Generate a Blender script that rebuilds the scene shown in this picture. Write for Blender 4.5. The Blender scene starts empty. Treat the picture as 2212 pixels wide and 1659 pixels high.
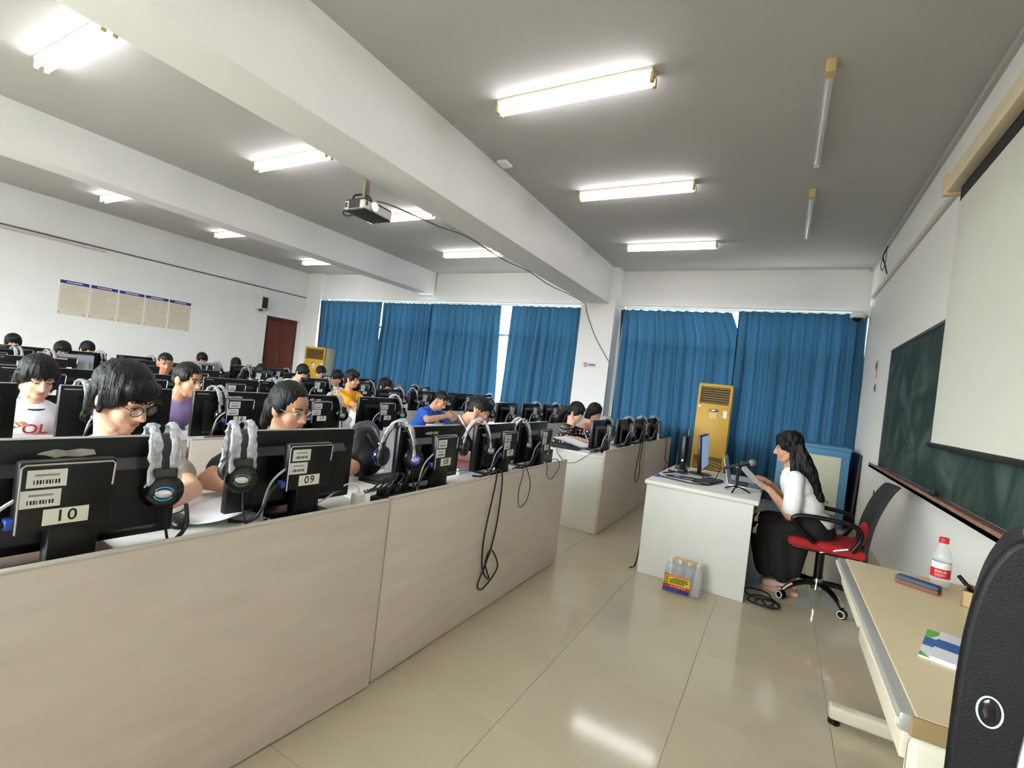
import bpy, bmesh, math, random
from mathutils import Vector, Matrix, Euler, noise
random.seed(7)
R = math.radians
SC = bpy.context.scene
COL = SC.collection
# ------------------------------------------------------------------ camera
CAM_H = 1.37
YAW, PITCH, ROLL, FPX = 0.5099290, -0.0038392, -0.1166954, 1043.141
def cam_axes():
    cy, sy, cp, sp = math.cos(YAW), math.sin(YAW), math.cos(PITCH), math.sin(PITCH)
    f = Vector((-sy*cp, cy*cp, sp)); r = Vector((cy, sy, 0)); d = f.cross(r)
    c, s = math.cos(ROLL), math.sin(ROLL)
    return c*r + s*d, -s*r + c*d, f
_r, _d, _f = cam_axes()
cam_data = bpy.data.cameras.new('camera')
cam_data.sensor_fit = 'HORIZONTAL'; cam_data.sensor_width = 36.0
cam_data.lens = FPX * 36.0 / 2212.0
cam_data.clip_start = 0.05; cam_data.clip_end = 200
cam = bpy.data.objects.new('camera', cam_data); COL.objects.link(cam)
_m = Matrix((_r, -_d, -_f)).transposed().to_4x4(); _m.translation = (0, 0, CAM_H)
cam.matrix_world = _m
SC.camera = cam
# ------------------------------------------------------------------ world and exposure
W = bpy.data.worlds.new('overcast_sky'); SC.world = W; W.use_nodes = True
bg = W.node_tree.nodes['Background']; bg.inputs[1].default_value = 10.0
_tc = W.node_tree.nodes.new('ShaderNodeTexCoord'); _sx = W.node_tree.nodes.new('ShaderNodeSeparateXYZ'); _cr = W.node_tree.nodes.new('ShaderNodeValToRGB')
W.node_tree.links.new(_tc.outputs['Generated'], _sx.inputs[0]); W.node_tree.links.new(_sx.outputs[2], _cr.inputs[0]); W.node_tree.links.new(_cr.outputs[0], bg.inputs[0])
_cr.color_ramp.elements[0].position = 0.0; _cr.color_ramp.elements[0].color = (0.20, 0.20, 0.19, 1)      # ground beyond the windows
_cr.color_ramp.elements[1].position = 0.02; _cr.color_ramp.elements[1].color = (0.93, 0.97, 1.0, 1)      # white overcast sky
SC.view_settings.view_transform = 'Standard'; SC.view_settings.look = 'None'
SC.view_settings.gamma = 1.0; SC.view_settings.use_curve_mapping = False
SC.view_settings.exposure = 2.0
TUBE_STRENGTH = 5.8
cy_ = SC.cycles
cy_.max_bounces = 8; cy_.diffuse_bounces = 5; cy_.glossy_bounces = 4; cy_.transmission_bounces = 6; cy_.transparent_max_bounces = 8
cy_.caustics_reflective = False; cy_.caustics_refractive = False
cy_.sample_clamp_indirect = 6.0
cy_.use_denoising = True

# ------------------------------------------------------------------ materials
def lin(c):
    c = c/255.0
    return c/12.92 if c <= 0.04045 else ((c+0.055)/1.055)**2.4
def rgb(c): return (lin(c[0]), lin(c[1]), lin(c[2]), 1.0)
MATS = {}
def mat(name, c, rough=0.6, metal=0.0, vary=0.06, scale=6.0, bump=0.0, bscale=80.0, spec=0.5, emit=0.0, emit_c=None, alpha=1.0, trans=0.0, coat=0.0, stretch=None):
    if name in MATS: return MATS[name]
    m = bpy.data.materials.new(name); m.use_nodes = True
    nt = m.node_tree; b = nt.nodes['Principled BSDF']
    b.inputs['Roughness'].default_value = rough; b.inputs['Metallic'].default_value = metal
    b.inputs['Specular IOR Level'].default_value = spec
    b.inputs['Alpha'].default_value = alpha
    b.inputs['Transmission Weight'].default_value = trans
    b.inputs['Coat Weight'].default_value = coat
    base = rgb(c)
    tc = nt.nodes.new('ShaderNodeTexCoord')
    vec = tc.outputs['Object']
    if stretch:
        mp = nt.nodes.new('ShaderNodeMapping'); mp.inputs['Scale'].default_value = stretch
        nt.links.new(vec, mp.inputs['Vector']); vec = mp.outputs['Vector']
    if vary > 0:
        n = nt.nodes.new('ShaderNodeTexNoise'); n.inputs['Scale'].default_value = scale; n.inputs['Detail'].default_value = 4
        nt.links.new(vec, n.inputs['Vector'])
        cr = nt.nodes.new('ShaderNodeValToRGB')
        cr.color_ramp.elements[0].position = 0.3; cr.color_ramp.elements[1].position = 0.7
        cr.color_ramp.elements[0].color = tuple(x*(1-vary) for x in base[:3]) + (1,)
        cr.color_ramp.elements[1].color = tuple(min(1, x*(1+vary)) for x in base[:3]) + (1,)
        nt.links.new(n.outputs['Fac'], cr.inputs['Fac']); nt.links.new(cr.outputs['Color'], b.inputs['Base Color'])
    else:
        b.inputs['Base Color'].default_value = base
    if bump > 0:
        n2 = nt.nodes.new('ShaderNodeTexNoise'); n2.inputs['Scale'].default_value = bscale; n2.inputs['Detail'].default_value = 3
        nt.links.new(vec, n2.inputs['Vector'])
        bp = nt.nodes.new('ShaderNodeBump'); bp.inputs['Strength'].default_value = bump; bp.inputs['Distance'].default_value = 0.01
        nt.links.new(n2.outputs['Fac'], bp.inputs['Height']); nt.links.new(bp.outputs['Normal'], b.inputs['Normal'])
    if emit > 0:
        b.inputs['Emission Color'].default_value = rgb(emit_c or c); b.inputs['Emission Strength'].default_value = emit
    MATS[name] = m
    return m
def bsdf(m): return m.node_tree.nodes['Principled BSDF']

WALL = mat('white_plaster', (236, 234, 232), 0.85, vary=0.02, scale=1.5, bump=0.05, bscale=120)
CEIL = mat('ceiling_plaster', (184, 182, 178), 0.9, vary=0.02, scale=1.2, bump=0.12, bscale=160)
FLOORM = mat('polished_tile', (190, 180, 156), 0.10, vary=0.05, scale=2.2, spec=0.45)
GROUT = mat('tile_grout', (120, 108, 88), 0.8, vary=0.15, scale=30)
PANELM = mat('grey_beige_laminate', (214, 202, 193), 0.55, vary=0.05, scale=3, bump=0.02, bscale=60, stretch=(1, 1, 6))
PANELEDGE = mat('laminate_edging', (192, 184, 172), 0.5, vary=0.04)
WHITELAM = mat('white_laminate', (222, 221, 216), 0.35, vary=0.02, scale=4)
BLACKPL = mat('black_plastic', (9, 8.5, 9), 0.34, vary=0.15, scale=40, bump=0.04, bscale=300, spec=0.35)
BLACKGL = mat('gloss_black_plastic', (12, 12, 13), 0.16, vary=0.0)
BLACKSOFT = mat('black_leatherette', (20, 20, 22), 0.55, vary=0.2, scale=60)
DARKGREY = mat('dark_grey_plastic', (58, 58, 60), 0.5)
SILVER = mat('silver_trim', (205, 203, 205), 0.28, metal=0.75, vary=0.03)
CHROME = mat('chrome', (225, 225, 228), 0.12, metal=1.0, vary=0.0)
PAPER = mat('white_paper', (236, 236, 240), 0.7, vary=0.02)
LABELW = mat('label_card', (232, 229, 218), 0.55, vary=0.02)
INK = mat('printed_ink', (22, 20, 24), 0.6, vary=0.0)
INKGREY = mat('pale_print', (150, 150, 152), 0.6, vary=0.0)
CABLEM = mat('black_cable', (26, 24, 24), 0.45, vary=0.1)
CABLEG = mat('grey_cable', (170, 166, 160), 0.5, vary=0.05)
WHITEPL = mat('white_plastic', (232, 232, 230), 0.35, vary=0.02)
VGABLUE = mat('blue_connector', (30, 62, 150), 0.4, vary=0.05)
SCREENOFF = mat('monitor_screen', (60, 78, 96), 0.2, vary=0.1, scale=4, emit=0.16, emit_c=(150, 175, 205))
GRILLE = mat('dark_grille', (40, 38, 40), 0.6, vary=0.3, scale=60)

# ------------------------------------------------------------------ mesh building
class MB:
    def __init__(s): s.v = []; s.f = []; s.mi = []; s.M = Matrix.Identity(4)
    def add(s, vs, fs, mi=0):
        o = len(s.v); M = s.M
        s.v.extend([tuple(M @ Vector(p)) for p in vs])
        for f in fs: s.f.append(tuple(i+o for i in f)); s.mi.append(mi)
        return s
    def box(s, x0, x1, y0, y1, z0, z1, mi=0):
        v = [(x0,y0,z0),(x1,y0,z0),(x1,y1,z0),(x0,y1,z0),(x0,y0,z1),(x1,y0,z1),(x1,y1,z1),(x0,y1,z1)]
        return s.add(v, [(0,3,2,1),(4,5,6,7),(0,1,5,4),(1,2,6,5),(2,3,7,6),(3,0,4,7)], mi)
    def rbox(s, x0, x1, y0, y1, z0, z1, r=0.005, seg=2, mi=0):
        bm = bmesh.new(); bmesh.ops.create_cube(bm, size=1.0)
        for v in bm.verts:
            v.co = Vector(((x0+x1)/2 + v.co.x*(x1-x0), (y0+y1)/2 + v.co.y*(y1-y0), (z0+z1)/2 + v.co.z*(z1-z0)))
        bmesh.ops.bevel(bm, geom=list(bm.edges), offset=r, segments=seg, profile=0.5, affect='EDGES')
        bm.verts.index_update()
        s.add([v.co.copy() for v in bm.verts], [tuple(v.index for v in f.verts) for f in bm.faces], mi); bm.free(); return s
    def revolve(s, p, q, prof, n=14, mi=0):
        """surface of revolution about p->q; prof = [(t along, radius)] with t in metres"""
        p = Vector(p); q = Vector(q); a = (q-p).normalized()
        u = a.orthogonal().normalized(); w = a.cross(u)
        vs = []; fs = []
        for t, r in prof:
            for k in range(n):
                an = 2*math.pi*k/n
                vs.append(p + a*t + (u*math.cos(an) + w*math.sin(an))*max(r, 1e-5))
        m = len(prof)
        for i in range(m-1):
            for k in range(n):
                k2 = (k+1) % n
                fs.append((i*n+k, i*n+k2, (i+1)*n+k2, (i+1)*n+k))
        fs.append(tuple(range(n-1, -1, -1))); fs.append(tuple((m-1)*n+k for k in range(n)))
        return s.add(vs, fs, mi)
    def cyl(s, p, q, r, r2=None, n=14, mi=0):
        L = (Vector(q)-Vector(p)).length
        return s.revolve(p, q, [(0, r), (L, r if r2 is None else r2)], n, mi)
    def capsule(s, p, q, r1, r2=None, n=12, k=4, mi=0):
        r2 = r1 if r2 is None else r2
        p = Vector(p); q = Vector(q); L = (q-p).length
        if L < 1e-6: return s.ellipsoid(p, (r1, r1, r1), n, mi)
        prof = [(-r1*math.cos(i*math.pi/2/k), r1*math.sin(i*math.pi/2/k)) for i in range(k+1)]
        prof += [(L + r2*math.sin(i*math.pi/2/k), r2*math.cos(i*math.pi/2/k)) for i in range(k+1)]
        return s.revolve(p, q, prof, n, mi)
    def ellipsoid(s, c, r, n=14, mi=0, rot=None):
        c = Vector(c); vs = []; fs = []; m = max(6, n//2+1)
        Q = rot.to_matrix() if isinstance(rot, Euler) else (rot if rot is not None else Matrix.Identity(3))
        for i in range(m+1):
            th = math.pi*i/m
            for k in range(n):
                ph = 2*math.pi*k/n
                vs.append(c + Q @ Vector((r[0]*max(math.sin(th), 1e-4)*math.cos(ph), r[1]*max(math.sin(th), 1e-4)*math.sin(ph), r[2]*math.cos(th))))
        for i in range(m):
            for k in range(n):
                k2 = (k+1) % n
                fs.append((i*n+k, (i+1)*n+k, (i+1)*n+k2, i*n+k2))
        fs.append(tuple(range(n))); fs.append(tuple(m*n+k for k in range(n-1, -1, -1)))
        return s.add(vs, fs, mi)
    def tube(s, pts, r, n=6, mi=0, smooth=4, closed=False, flat=None):
        P = [Vector(p) for p in pts]
        if smooth and len(P) > 2: P = catmull(P, smooth, closed)
        vs = []; fs = []; N = len(P)
        u = None
        for i, p in enumerate(P):
            a = (P[(i+1) % N] if (closed or i < N-1) else p) - (P[i-1] if (closed or i > 0) else p)
            if a.length < 1e-9: a = Vector((0, 0, 1))
            a.normalize()
            if u is None: u = a.orthogonal().normalized()
            else:
                u = u - a*u.dot(a)
                u = u.normalized() if u.length > 1e-6 else a.orthogonal().normalized()
            w = a.cross(u); rr = r(i/(N-1)) if callable(r) else r
            for k in range(n):
                an = 2*math.pi*k/n
                vs.append(p + (u*math.cos(an) + w*math.sin(an)*(flat or 1))*rr)
        for i in range(N if closed else N-1):
            j = (i+1) % N
            for k in range(n):
                k2 = (k+1) % n
                fs.append((i*n+k, i*n+k2, j*n+k2, j*n+k))
        if not closed:
            fs.append(tuple(range(n-1, -1, -1))); fs.append(tuple((N-1)*n+k for k in range(n)))
        return s.add(vs, fs, mi)
    def prism(s, poly, axis, a, b, mi=0):
        """poly = 2D outline in the plane of the two other axes (x,y / y,z / x,z order), extruded along axis a..b"""
        def P(u, w, t): return {'x': (t, u, w), 'y': (u, t, w), 'z': (u, w, t)}[axis]
        n = len(poly)
        vs = [P(u, w, a) for u, w in poly] + [P(u, w, b) for u, w in poly]
        fs = [tuple(range(n)), tuple(range(2*n-1, n-1, -1))] + [(i, i+n, (i+1) % n + n, (i+1) % n) for i in range(n)]
        return s.add(vs, fs, mi)
    def mesh(s, name, mats=(), smooth=True, angle=35):
        me = bpy.data.meshes.new(name); me.from_pydata(s.v, [], s.f)
        for m in mats: me.materials.append(m)
        if len(mats) > 1: me.polygons.foreach_set('material_index', s.mi)
        bm = bmesh.new(); bm.from_mesh(me); bmesh.ops.recalc_face_normals(bm, faces=list(bm.faces)); bm.to_mesh(me); bm.free()
        if smooth:
            me.shade_smooth(); me.set_sharp_from_angle(angle=R(angle))
        return me
    def build(s, name, mats, parent=None, smooth=True, angle=35):
        if not isinstance(mats, (list, tuple)): mats = [mats]
        return place(name, s.mesh(name, mats, smooth, angle), parent)
def catmull(P, k, closed=False):
    out = []; N = len(P)
    rng = range(N) if closed else range(N-1)
    for i in rng:
        g = (lambda j: P[j % N]) if closed else (lambda j: P[min(max(j, 0), N-1)])
        a, b, c, d = g(i-1), g(i), g(i+1), g(i+2)
        for j in range(k):
            t = j/k
            out.append(0.5*((2*b) + (c-a)*t + (2*a-5*b+4*c-d)*t*t + (3*b-a-3*c+d)*t*t*t))
    if not closed: out.append(P[-1].copy())
    return out
def place(name, me, parent=None, loc=None, rotz=0.0):
    o = bpy.data.objects.new(name, me); COL.objects.link(o)
    if parent is not None: o.parent = parent
    if loc is not None: o.location = loc
    o.rotation_euler = (0, 0, rotz)
    return o
def tag(o, label, cat, group=None):
    o['label'] = label; o['category'] = cat
    if group: o['group'] = group
    return o
def thing(name, label, cat, loc=(0, 0, 0), rotz=0.0, group=None):
    o = bpy.data.objects.new(name, None); COL.objects.link(o); o.empty_display_size = 0.1
    o.location = loc; o.rotation_euler = (0, 0, rotz)
    return tag(o, label, cat, group)
def struct(o): o['kind'] = 'structure'; return o
def kids(o): return [c for c in KID.get(o, [])]
KID = {}
def copy_tree(o, parent=None):
    c = o.copy(); COL.objects.link(c); c.parent = parent
    for ch in list(o.children): copy_tree(ch, c)
    return c
def evaluated(o):
    dg = bpy.context.evaluated_depsgraph_get()
    return bpy.data.meshes.new_from_object(o.evaluated_get(dg))
TXT = {}
def text_geo(s, size=1.0, align='CENTER', bold=0.0, space=1.0):
    """flat glyph outline in x,y (unit size scaled), returns verts, faces"""
    key = (s, align, bold, space)
    if key not in TXT:
        cu = bpy.data.curves.new('glyphs', 'FONT'); cu.body = s; cu.align_x = align; cu.align_y = 'CENTER'; cu.size = 1.0
        cu.offset = bold; cu.space_character = space; cu.resolution_u = 3
        o = bpy.data.objects.new('glyphs', cu); COL.objects.link(o)
        me = evaluated(o)
        TXT[key] = ([tuple(v.co) for v in me.vertices], [tuple(p.vertices) for p in me.polygons])
        bpy.data.objects.remove(o); bpy.data.curves.remove(cu); bpy.data.meshes.remove(me)
    v, f = TXT[key]
    return [(a*size, b*size, 0.0) for a, b, _ in v], f
# ================================================================== ROOM
XR, XB, YC, YN, ZC = 0.945, -11.15, 8.50, -2.4, 3.59
# floor: slab of grout with a tile object for every tile that can be told apart
mb = MB(); mb.box(XB-0.2, XR+0.2, YN-0.2, YC+0.3, -0.12, -0.004)
floor = struct(mb.build('floor', GROUT, smooth=False))
T = 0.6; TX, TY = -0.262, 2.34
tile_me = MB().rbox(0.0007, T-0.0007, 0.0007, T-0.0007, -0.004, 0.0, r=0.0006, seg=1).mesh('tile', [FLOORM], smooth=False)
far_tiles = MB()
for i in range(-19, 4):
    for j in range(-9, 12):
        x0 = TX + i*T; y0 = TY + j*T
        if x0 + T < XB-0.15 or x0 > XR+0.1 or y0 + T < YN-0.1 or y0 > YC+0.2: continue
        if -2.4 < x0 < 1.0 and y0 > 0.2:
            place('tile', tile_me, floor, (x0, y0, 0))
        else:
            far_tiles.box(x0+0.0007, x0+T-0.0007, y0+0.0007, y0+T-0.0007, -0.004, 0.0)
ft = far_tiles.build('tile_field', FLOORM, floor, smooth=False); ft['kind'] = 'stuff'
# ceiling and beams
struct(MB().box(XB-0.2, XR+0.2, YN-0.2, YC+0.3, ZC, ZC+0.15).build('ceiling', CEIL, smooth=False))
struct(MB().box(-3.24, -2.81, YN, YC-0.05, 2.945, ZC).build('trim_1', WALL, smooth=False))
struct(MB().box(-7.32, -6.97, YN, YC-0.05, 3.10, ZC).build('trim_2', WALL, smooth=False))
# right (front) wall with a painted scuff, back wall with door opening, near wall with added fill windows
m = mat('front_wall_plaster', (236, 234, 228), 0.85, vary=0.02, scale=1.5, bump=0.04, bscale=120)
nt = m.node_tree; b = bsdf(m)
src = b.inputs['Base Color'].links[0].from_socket
tc = nt.nodes.new('ShaderNodeTexCoord'); mp = nt.nodes.new('ShaderNodeMapping')
mp.inputs['Location'].default_value = (0, -4.22, -0.56); mp.vector_type = 'TEXTURE'
mp.inputs['Location'].default_value = (0.0, 4.22, 0.60); mp.inputs['Scale'].default_value = (1.0, 0.13, 0.24)
nt.links.new(tc.outputs['Object'], mp.inputs['Vector'])
gr = nt.nodes.new('ShaderNodeTexGradient'); gr.gradient_type = 'SPHERICAL'; nt.links.new(mp.outputs['Vector'], gr.inputs['Vector'])
nz = nt.nodes.new('ShaderNodeTexNoise'); nz.inputs['Scale'].default_value = 9.0
nt.links.new(tc.outputs['Object'], nz.inputs['Vector'])
mu = nt.nodes.new('ShaderNodeMath'); mu.operation = 'MULTIPLY'; nt.links.new(gr.outputs['Fac'], mu.inputs[0]); nt.links.new(nz.outputs['Fac'], mu.inputs[1])
mx = nt.nodes.new('ShaderNodeMix'); mx.data_type = 'RGBA'
nt.links.new(mu.outputs[0], mx.inputs[0]); nt.links.new(src, mx.inputs[6]); mx.inputs[7].default_value = rgb((60, 74, 62))
nt.links.new(mx.outputs[2], b.inputs['Base Color'])
struct(MB().box(XR, XR+0.2, YN-0.2, YC+0.3, 0, ZC).build('wall_front', m, smooth=False))
mb = MB()
mb.box(XB-0.2, XB, YN-0.2, 7.33, 0, ZC); mb.box(XB-0.2, XB, 8.27, YC+0.3, 0, ZC); mb.box(XB-0.2, XB, 7.33, 8.27, 2.30, ZC)
struct(mb.build('wall_back', WALL, smooth=False))
# near (corridor) wall, behind the camera: unseen windows added and sized for fill daylight
mb = MB(); YW0, YW1 = YN-0.2, YN
fill_wins = [(-9.6, -7.4), (-6.4, -4.2), (-3.8, -1.45)]
xs = XB
for a, b2 in fill_wins:
    mb.box(xs, a, YW0, YW1, 0, ZC); mb.box(a, b2, YW0, YW1, 0, 0.95); mb.box(a, b2, YW0, YW1, 2.90, ZC); xs = b2
mb.box(xs, XR, YW0, YW1, 0, ZC)
struct(mb.build('wall_near', WALL, smooth=False))
ALU = mat('aluminium_frame', (200, 203, 205), 0.4, metal=0.4, vary=0.03)
GLASS = bpy.data.materials.new('window_glass'); GLASS.use_nodes = True; MATS['window_glass'] = GLASS
gn = GLASS.node_tree; gn.nodes.clear()
go = gn.nodes.new('ShaderNodeOutputMaterial'); gt = gn.nodes.new('ShaderNodeBsdfTransparent'); gg = gn.nodes.new('ShaderNodeBsdfGlossy'); gm = gn.nodes.new('ShaderNodeMixShader')
gg.inputs['Roughness'].default_value = 0.03; gm.inputs[0].default_value = 0.06; gt.inputs[0].default_value = (0.93, 0.96, 0.95, 1)
gn.links.new(gt.outputs[0], gm.inputs[1]); gn.links.new(gg.outputs[0], gm.inputs[2]); gn.links.new(gm.outputs[0], go.inputs[0])
def window(n, x0, x1, y, z0, z1, k):
    f = MB(); t = 0.05
    f.box(x0, x1, y-0.03, y+0.03, z0, z0+t); f.box(x0, x1, y-0.03, y+0.03, z1-t, z1)
    f.box(x0, x1, y-0.03, y+0.03, z0+(z1-z0)*0.68-t/2, z0+(z1-z0)*0.68+t/2)
    for i in range(k+1):
        xx = x0 + (x1-x0-t)*i/k; f.box(xx, xx+t, y-0.028, y+0.028, z0, z1)
    w = struct(f.build('window_%d' % n, ALU, smooth=False))
    for i in range(k):
        a = x0 + (x1-x0-t)*i/k + t; c = x0 + (x1-x0-t)*(i+1)/k
        zm = z0+(z1-z0)*0.68
        for u, v in ((z0+t, zm-t/2), (zm+t/2, z1-t)):
            MB().box(a, c, y-0.004, y+0.004, u, v).build('pane', GLASS, w, smooth=False)
for i, (a, b2) in enumerate(fill_wins): window(i+1, a, b2, YN-0.1, 0.95, 2.90, 3)  # frames and panes of the added near-wall fill windows
# far (curtained) wall
mb = MB(); Y0, Y1 = YC, YC+0.25
ops = [(-10.45, -3.45), (-2.62, 0.80)]
xs = XB
for a, b2 in ops:
    mb.box(xs, a, Y0, Y1, 0, ZC); mb.box(a, b2, Y0, Y1, 0, 0.92); mb.box(a, b2, Y0, Y1, 2.975, ZC); xs = b2
mb.box(xs, XR, Y0, Y1, 0, ZC)
struct(mb.build('wall_far', WALL, smooth=False))
window(4, -10.45, -3.45, YC+0.12, 0.92, 2.975, 7); window(5, -2.62, 0.80, YC+0.12, 0.92, 2.975, 4)
struct(MB().box(-3.33, -2.70, 8.18, YC, 0, ZC).build('trim_3', WALL, smooth=False))          # column under the beam
struct(MB().box(-11.15, -10.62, 8.36, YC, 0, ZC).build('trim_4', WALL, smooth=False))        # corner pilaster
struct(MB().box(-2.70, XR, YC-0.012, YC, 3.53, ZC).build('trim_5', WALL, smooth=False))      # small cornice
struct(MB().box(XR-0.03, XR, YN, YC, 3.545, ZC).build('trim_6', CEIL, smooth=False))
# skirting
TILESK = mat('skirting_tile', (196, 188, 168), 0.3, vary=0.05)
struct(MB().box(XR-0.012, XR, YN, YC, 0, 0.10).build('baseboard_front', TILESK, smooth=False))
struct(MB().box(XB, XB+0.012, YN, 7.33, 0, 0.10).build('baseboard_back', TILESK, smooth=False))
# cable trunking on the front and back walls
TRUNK = mat('grey_trunking', (204, 198, 186), 0.55, vary=0.05)
struct(MB().rbox(XR-0.028, XR, YN, 8.12, 3.075, 3.125, r=0.004, seg=1).build('trim_7', TRUNK))
TRUNK2 = mat('dark_trunking', (110, 106, 104), 0.6, vary=0.08)
struct(MB().rbox(XB, XB+0.022, YN, 8.34, 2.930, 2.955, r=0.003, seg=1).build('trim_8', TRUNK2))
struct(MB().rbox(XB, XB+0.03, YN, 4.02, 2.875, 2.905, r=0.003, seg=1).build('trim_9', TRUNK))
# door in the back wall
DOORW = mat('red_brown_door', (92, 38, 28), 0.42, vary=0.28, scale=5, bump=0.05, bscale=40, stretch=(1, 1, 0.15))
DOORP = mat('red_brown_panel', (102, 44, 32), 0.42, vary=0.28, scale=5, stretch=(1, 1, 0.15))
d = struct(MB().box(XB-0.16, XB-0.12, 7.33, 8.27, 0, 2.30).build('door_1', DOORW, smooth=False))
for (a, c, u, v) in ((7.42, 7.76, 1.18, 2.18), (7.84, 8.18, 1.18, 2.18), (7.42, 7.76, 0.2, 1.02), (7.84, 8.18, 0.2, 1.02)):
    MB().rbox(XB-0.125, XB-0.105, a, c, u, v, r=0.008).build('door_panel', DOORP, d)
MB().cyl((XB-0.12, 7.40, 1.05), (XB-0.06, 7.40, 1.05), 0.012).capsule((XB-0.065, 7.40, 1.05), (XB-0.065, 7.52, 1.05), 0.009).box(XB-0.12, XB-0.115, 7.37, 7.43, 0.92, 1.16).build('door_handle', SILVER, d)
# ================================================================== FLUORESCENT LIGHTS
HOUS = mat('lamp_housing', (226, 218, 200), 0.5, vary=0.05)
CAPM = mat('yellowed_lamp_socket', (196, 170, 120), 0.5, vary=0.1)
TUBE = mat('lit_tube', (255, 255, 255), 0.4, vary=0, emit=TUBE_STRENGTH, emit_c=(250, 248, 255))
TUBEOFF = mat('unlit_tube', (222, 220, 224), 0.22, vary=0.0, coat=0.5)
def lamp_lit(x0, x1, y, label, group):
    xc = (x0+x1)/2; L = (x1-x0)/2
    t = thing('fluorescent_lamp', label, 'lamp', (xc, y, ZC), 0, group)
    MB().prism([(-0.055, 0), (0.055, 0), (0.055, -0.02), (0.032, -0.048), (-0.032, -0.048), (-0.055, -0.02)], 'x', -L, L).build('housing', HOUS, t, smooth=False)
    for s in (-1, 1):
        for yy in (-0.034, 0.034): MB().rbox(s*L-0.012, s*L+0.012, yy-0.016, yy+0.016, -0.096, -0.03, r=0.004).build('socket', CAPM, t)
    for yy in (-0.034, 0.034):
        MB().cyl((-L+0.012, yy, -0.074), (L-0.012, yy, -0.074), 0.0145, n=12).build('tube', TUBE, t)
    return t
for y in (-0.4, 1.42, 3.23, 5.03, 6.97):  # the lamp farthest from the curtains is unseen, added as extra fill
    lab = {-0.4: 'added unseen lit twin fluorescent lamp in front bay, farthest from the curtains', 1.42: 'lit twin fluorescent lamp in front bay, fourth from the curtains', 3.23: 'large lit twin fluorescent lamp in front bay, third from the curtains',
           5.03: 'lit twin fluorescent lamp in front bay, second from the curtains', 6.97: 'lit twin fluorescent lamp in front bay, closest to the curtains'}[y]
    lamp_lit(-2.21, -0.985, y, lab, 'lit ceiling lamps')
for y, lab in ((-0.4, 'lit twin fluorescent lamp in middle bay, farthest from the curtains'), (1.475, 'lit twin fluorescent lamp in middle bay, fourth from the curtains'), (3.39, 'lit twin fluorescent lamp in middle bay, third from the curtains'),
               (5.17, 'lit twin fluorescent lamp in middle bay, behind the hanging projector'), (7.03, 'lit twin fluorescent lamp in middle bay, closest to the curtains')):
    lamp_lit(-5.66, -4.42, y, lab, 'lit ceiling lamps')
for y, lab in ((1.6, 'lit twin fluorescent lamp in rear bay, farthest from the curtains'), (3.47, 'lit twin fluorescent lamp in rear bay, third from the curtains'),
               (5.28, 'lit twin fluorescent lamp in rear bay, second from the curtains'), (7.25, 'lit twin fluorescent lamp in rear bay, closest to the curtains')):
    lamp_lit(-9.9, -8.9, y, lab, 'lit ceiling lamps')
for y0, y1, lab in ((3.46, 4.82, 'unlit single tube lamp over the blackboard, farther from the curtains'), (5.44, 6.78, 'unlit single tube lamp over the blackboard, closer to the curtains')):
    t = thing('unlit_lamp', lab, 'lamp', (0.05, y0, ZC), 0, 'unlit lamps over the blackboard')
    L = y1-y0
    MB().box(-0.022, 0.022, 0, L, -0.035, 0).build('batten', WHITEPL, t, smooth=False)
    MB().rbox(-0.028, 0.028, -0.01, 0.07, -0.085, 0, r=0.004).build('socket', CAPM, t)
    MB().rbox(-0.02, 0.02, L-0.06, L, -0.075, -0.03, r=0.004).build('socket', WHITEPL, t)
    MB().cyl((0, 0.06, -0.06), (0, L-0.03, -0.06), 0.014).build('tube', TUBEOFF, t)
# ================================================================== CURTAINS
CURT = bpy.data.materials.new('blue_curtain'); CURT.use_nodes = True; MATS['blue_curtain'] = CURT
nt = CURT.node_tree; b = bsdf(CURT)
b.inputs['Base Color'].default_value = rgb((32, 72, 96)); b.inputs['Roughness'].default_value = 0.75
b.inputs['Specular IOR Level'].default_value = 0.25
try: b.inputs['Sheen Weight'].default_value = 0.15
except Exception: pass
tl = nt.nodes.new('ShaderNodeBsdfTranslucent'); tl.inputs[0].default_value = rgb((60, 112, 150))
mxs = nt.nodes.new('ShaderNodeMixShader'); mxs.inputs[0].default_value = 0.06
out = nt.nodes['Material Output']
nt.links.new(b.outputs[0], mxs.inputs[1]); nt.links.new(tl.outputs[0], mxs.inputs[2]); nt.links.new(mxs.outputs[0], out.inputs[0])
nz = nt.nodes.new('ShaderNodeTexNoise'); nz.inputs['Scale'].default_value = 260; bp = nt.nodes.new('ShaderNodeBump'); bp.inputs['Strength'].default_value = 0.12; bp.inputs['Distance'].default_value = 0.003
nt.links.new(nz.outputs['Fac'], bp.inputs['Height']); nt.links.new(bp.outputs['Normal'], b.inputs['Normal'])
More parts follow.
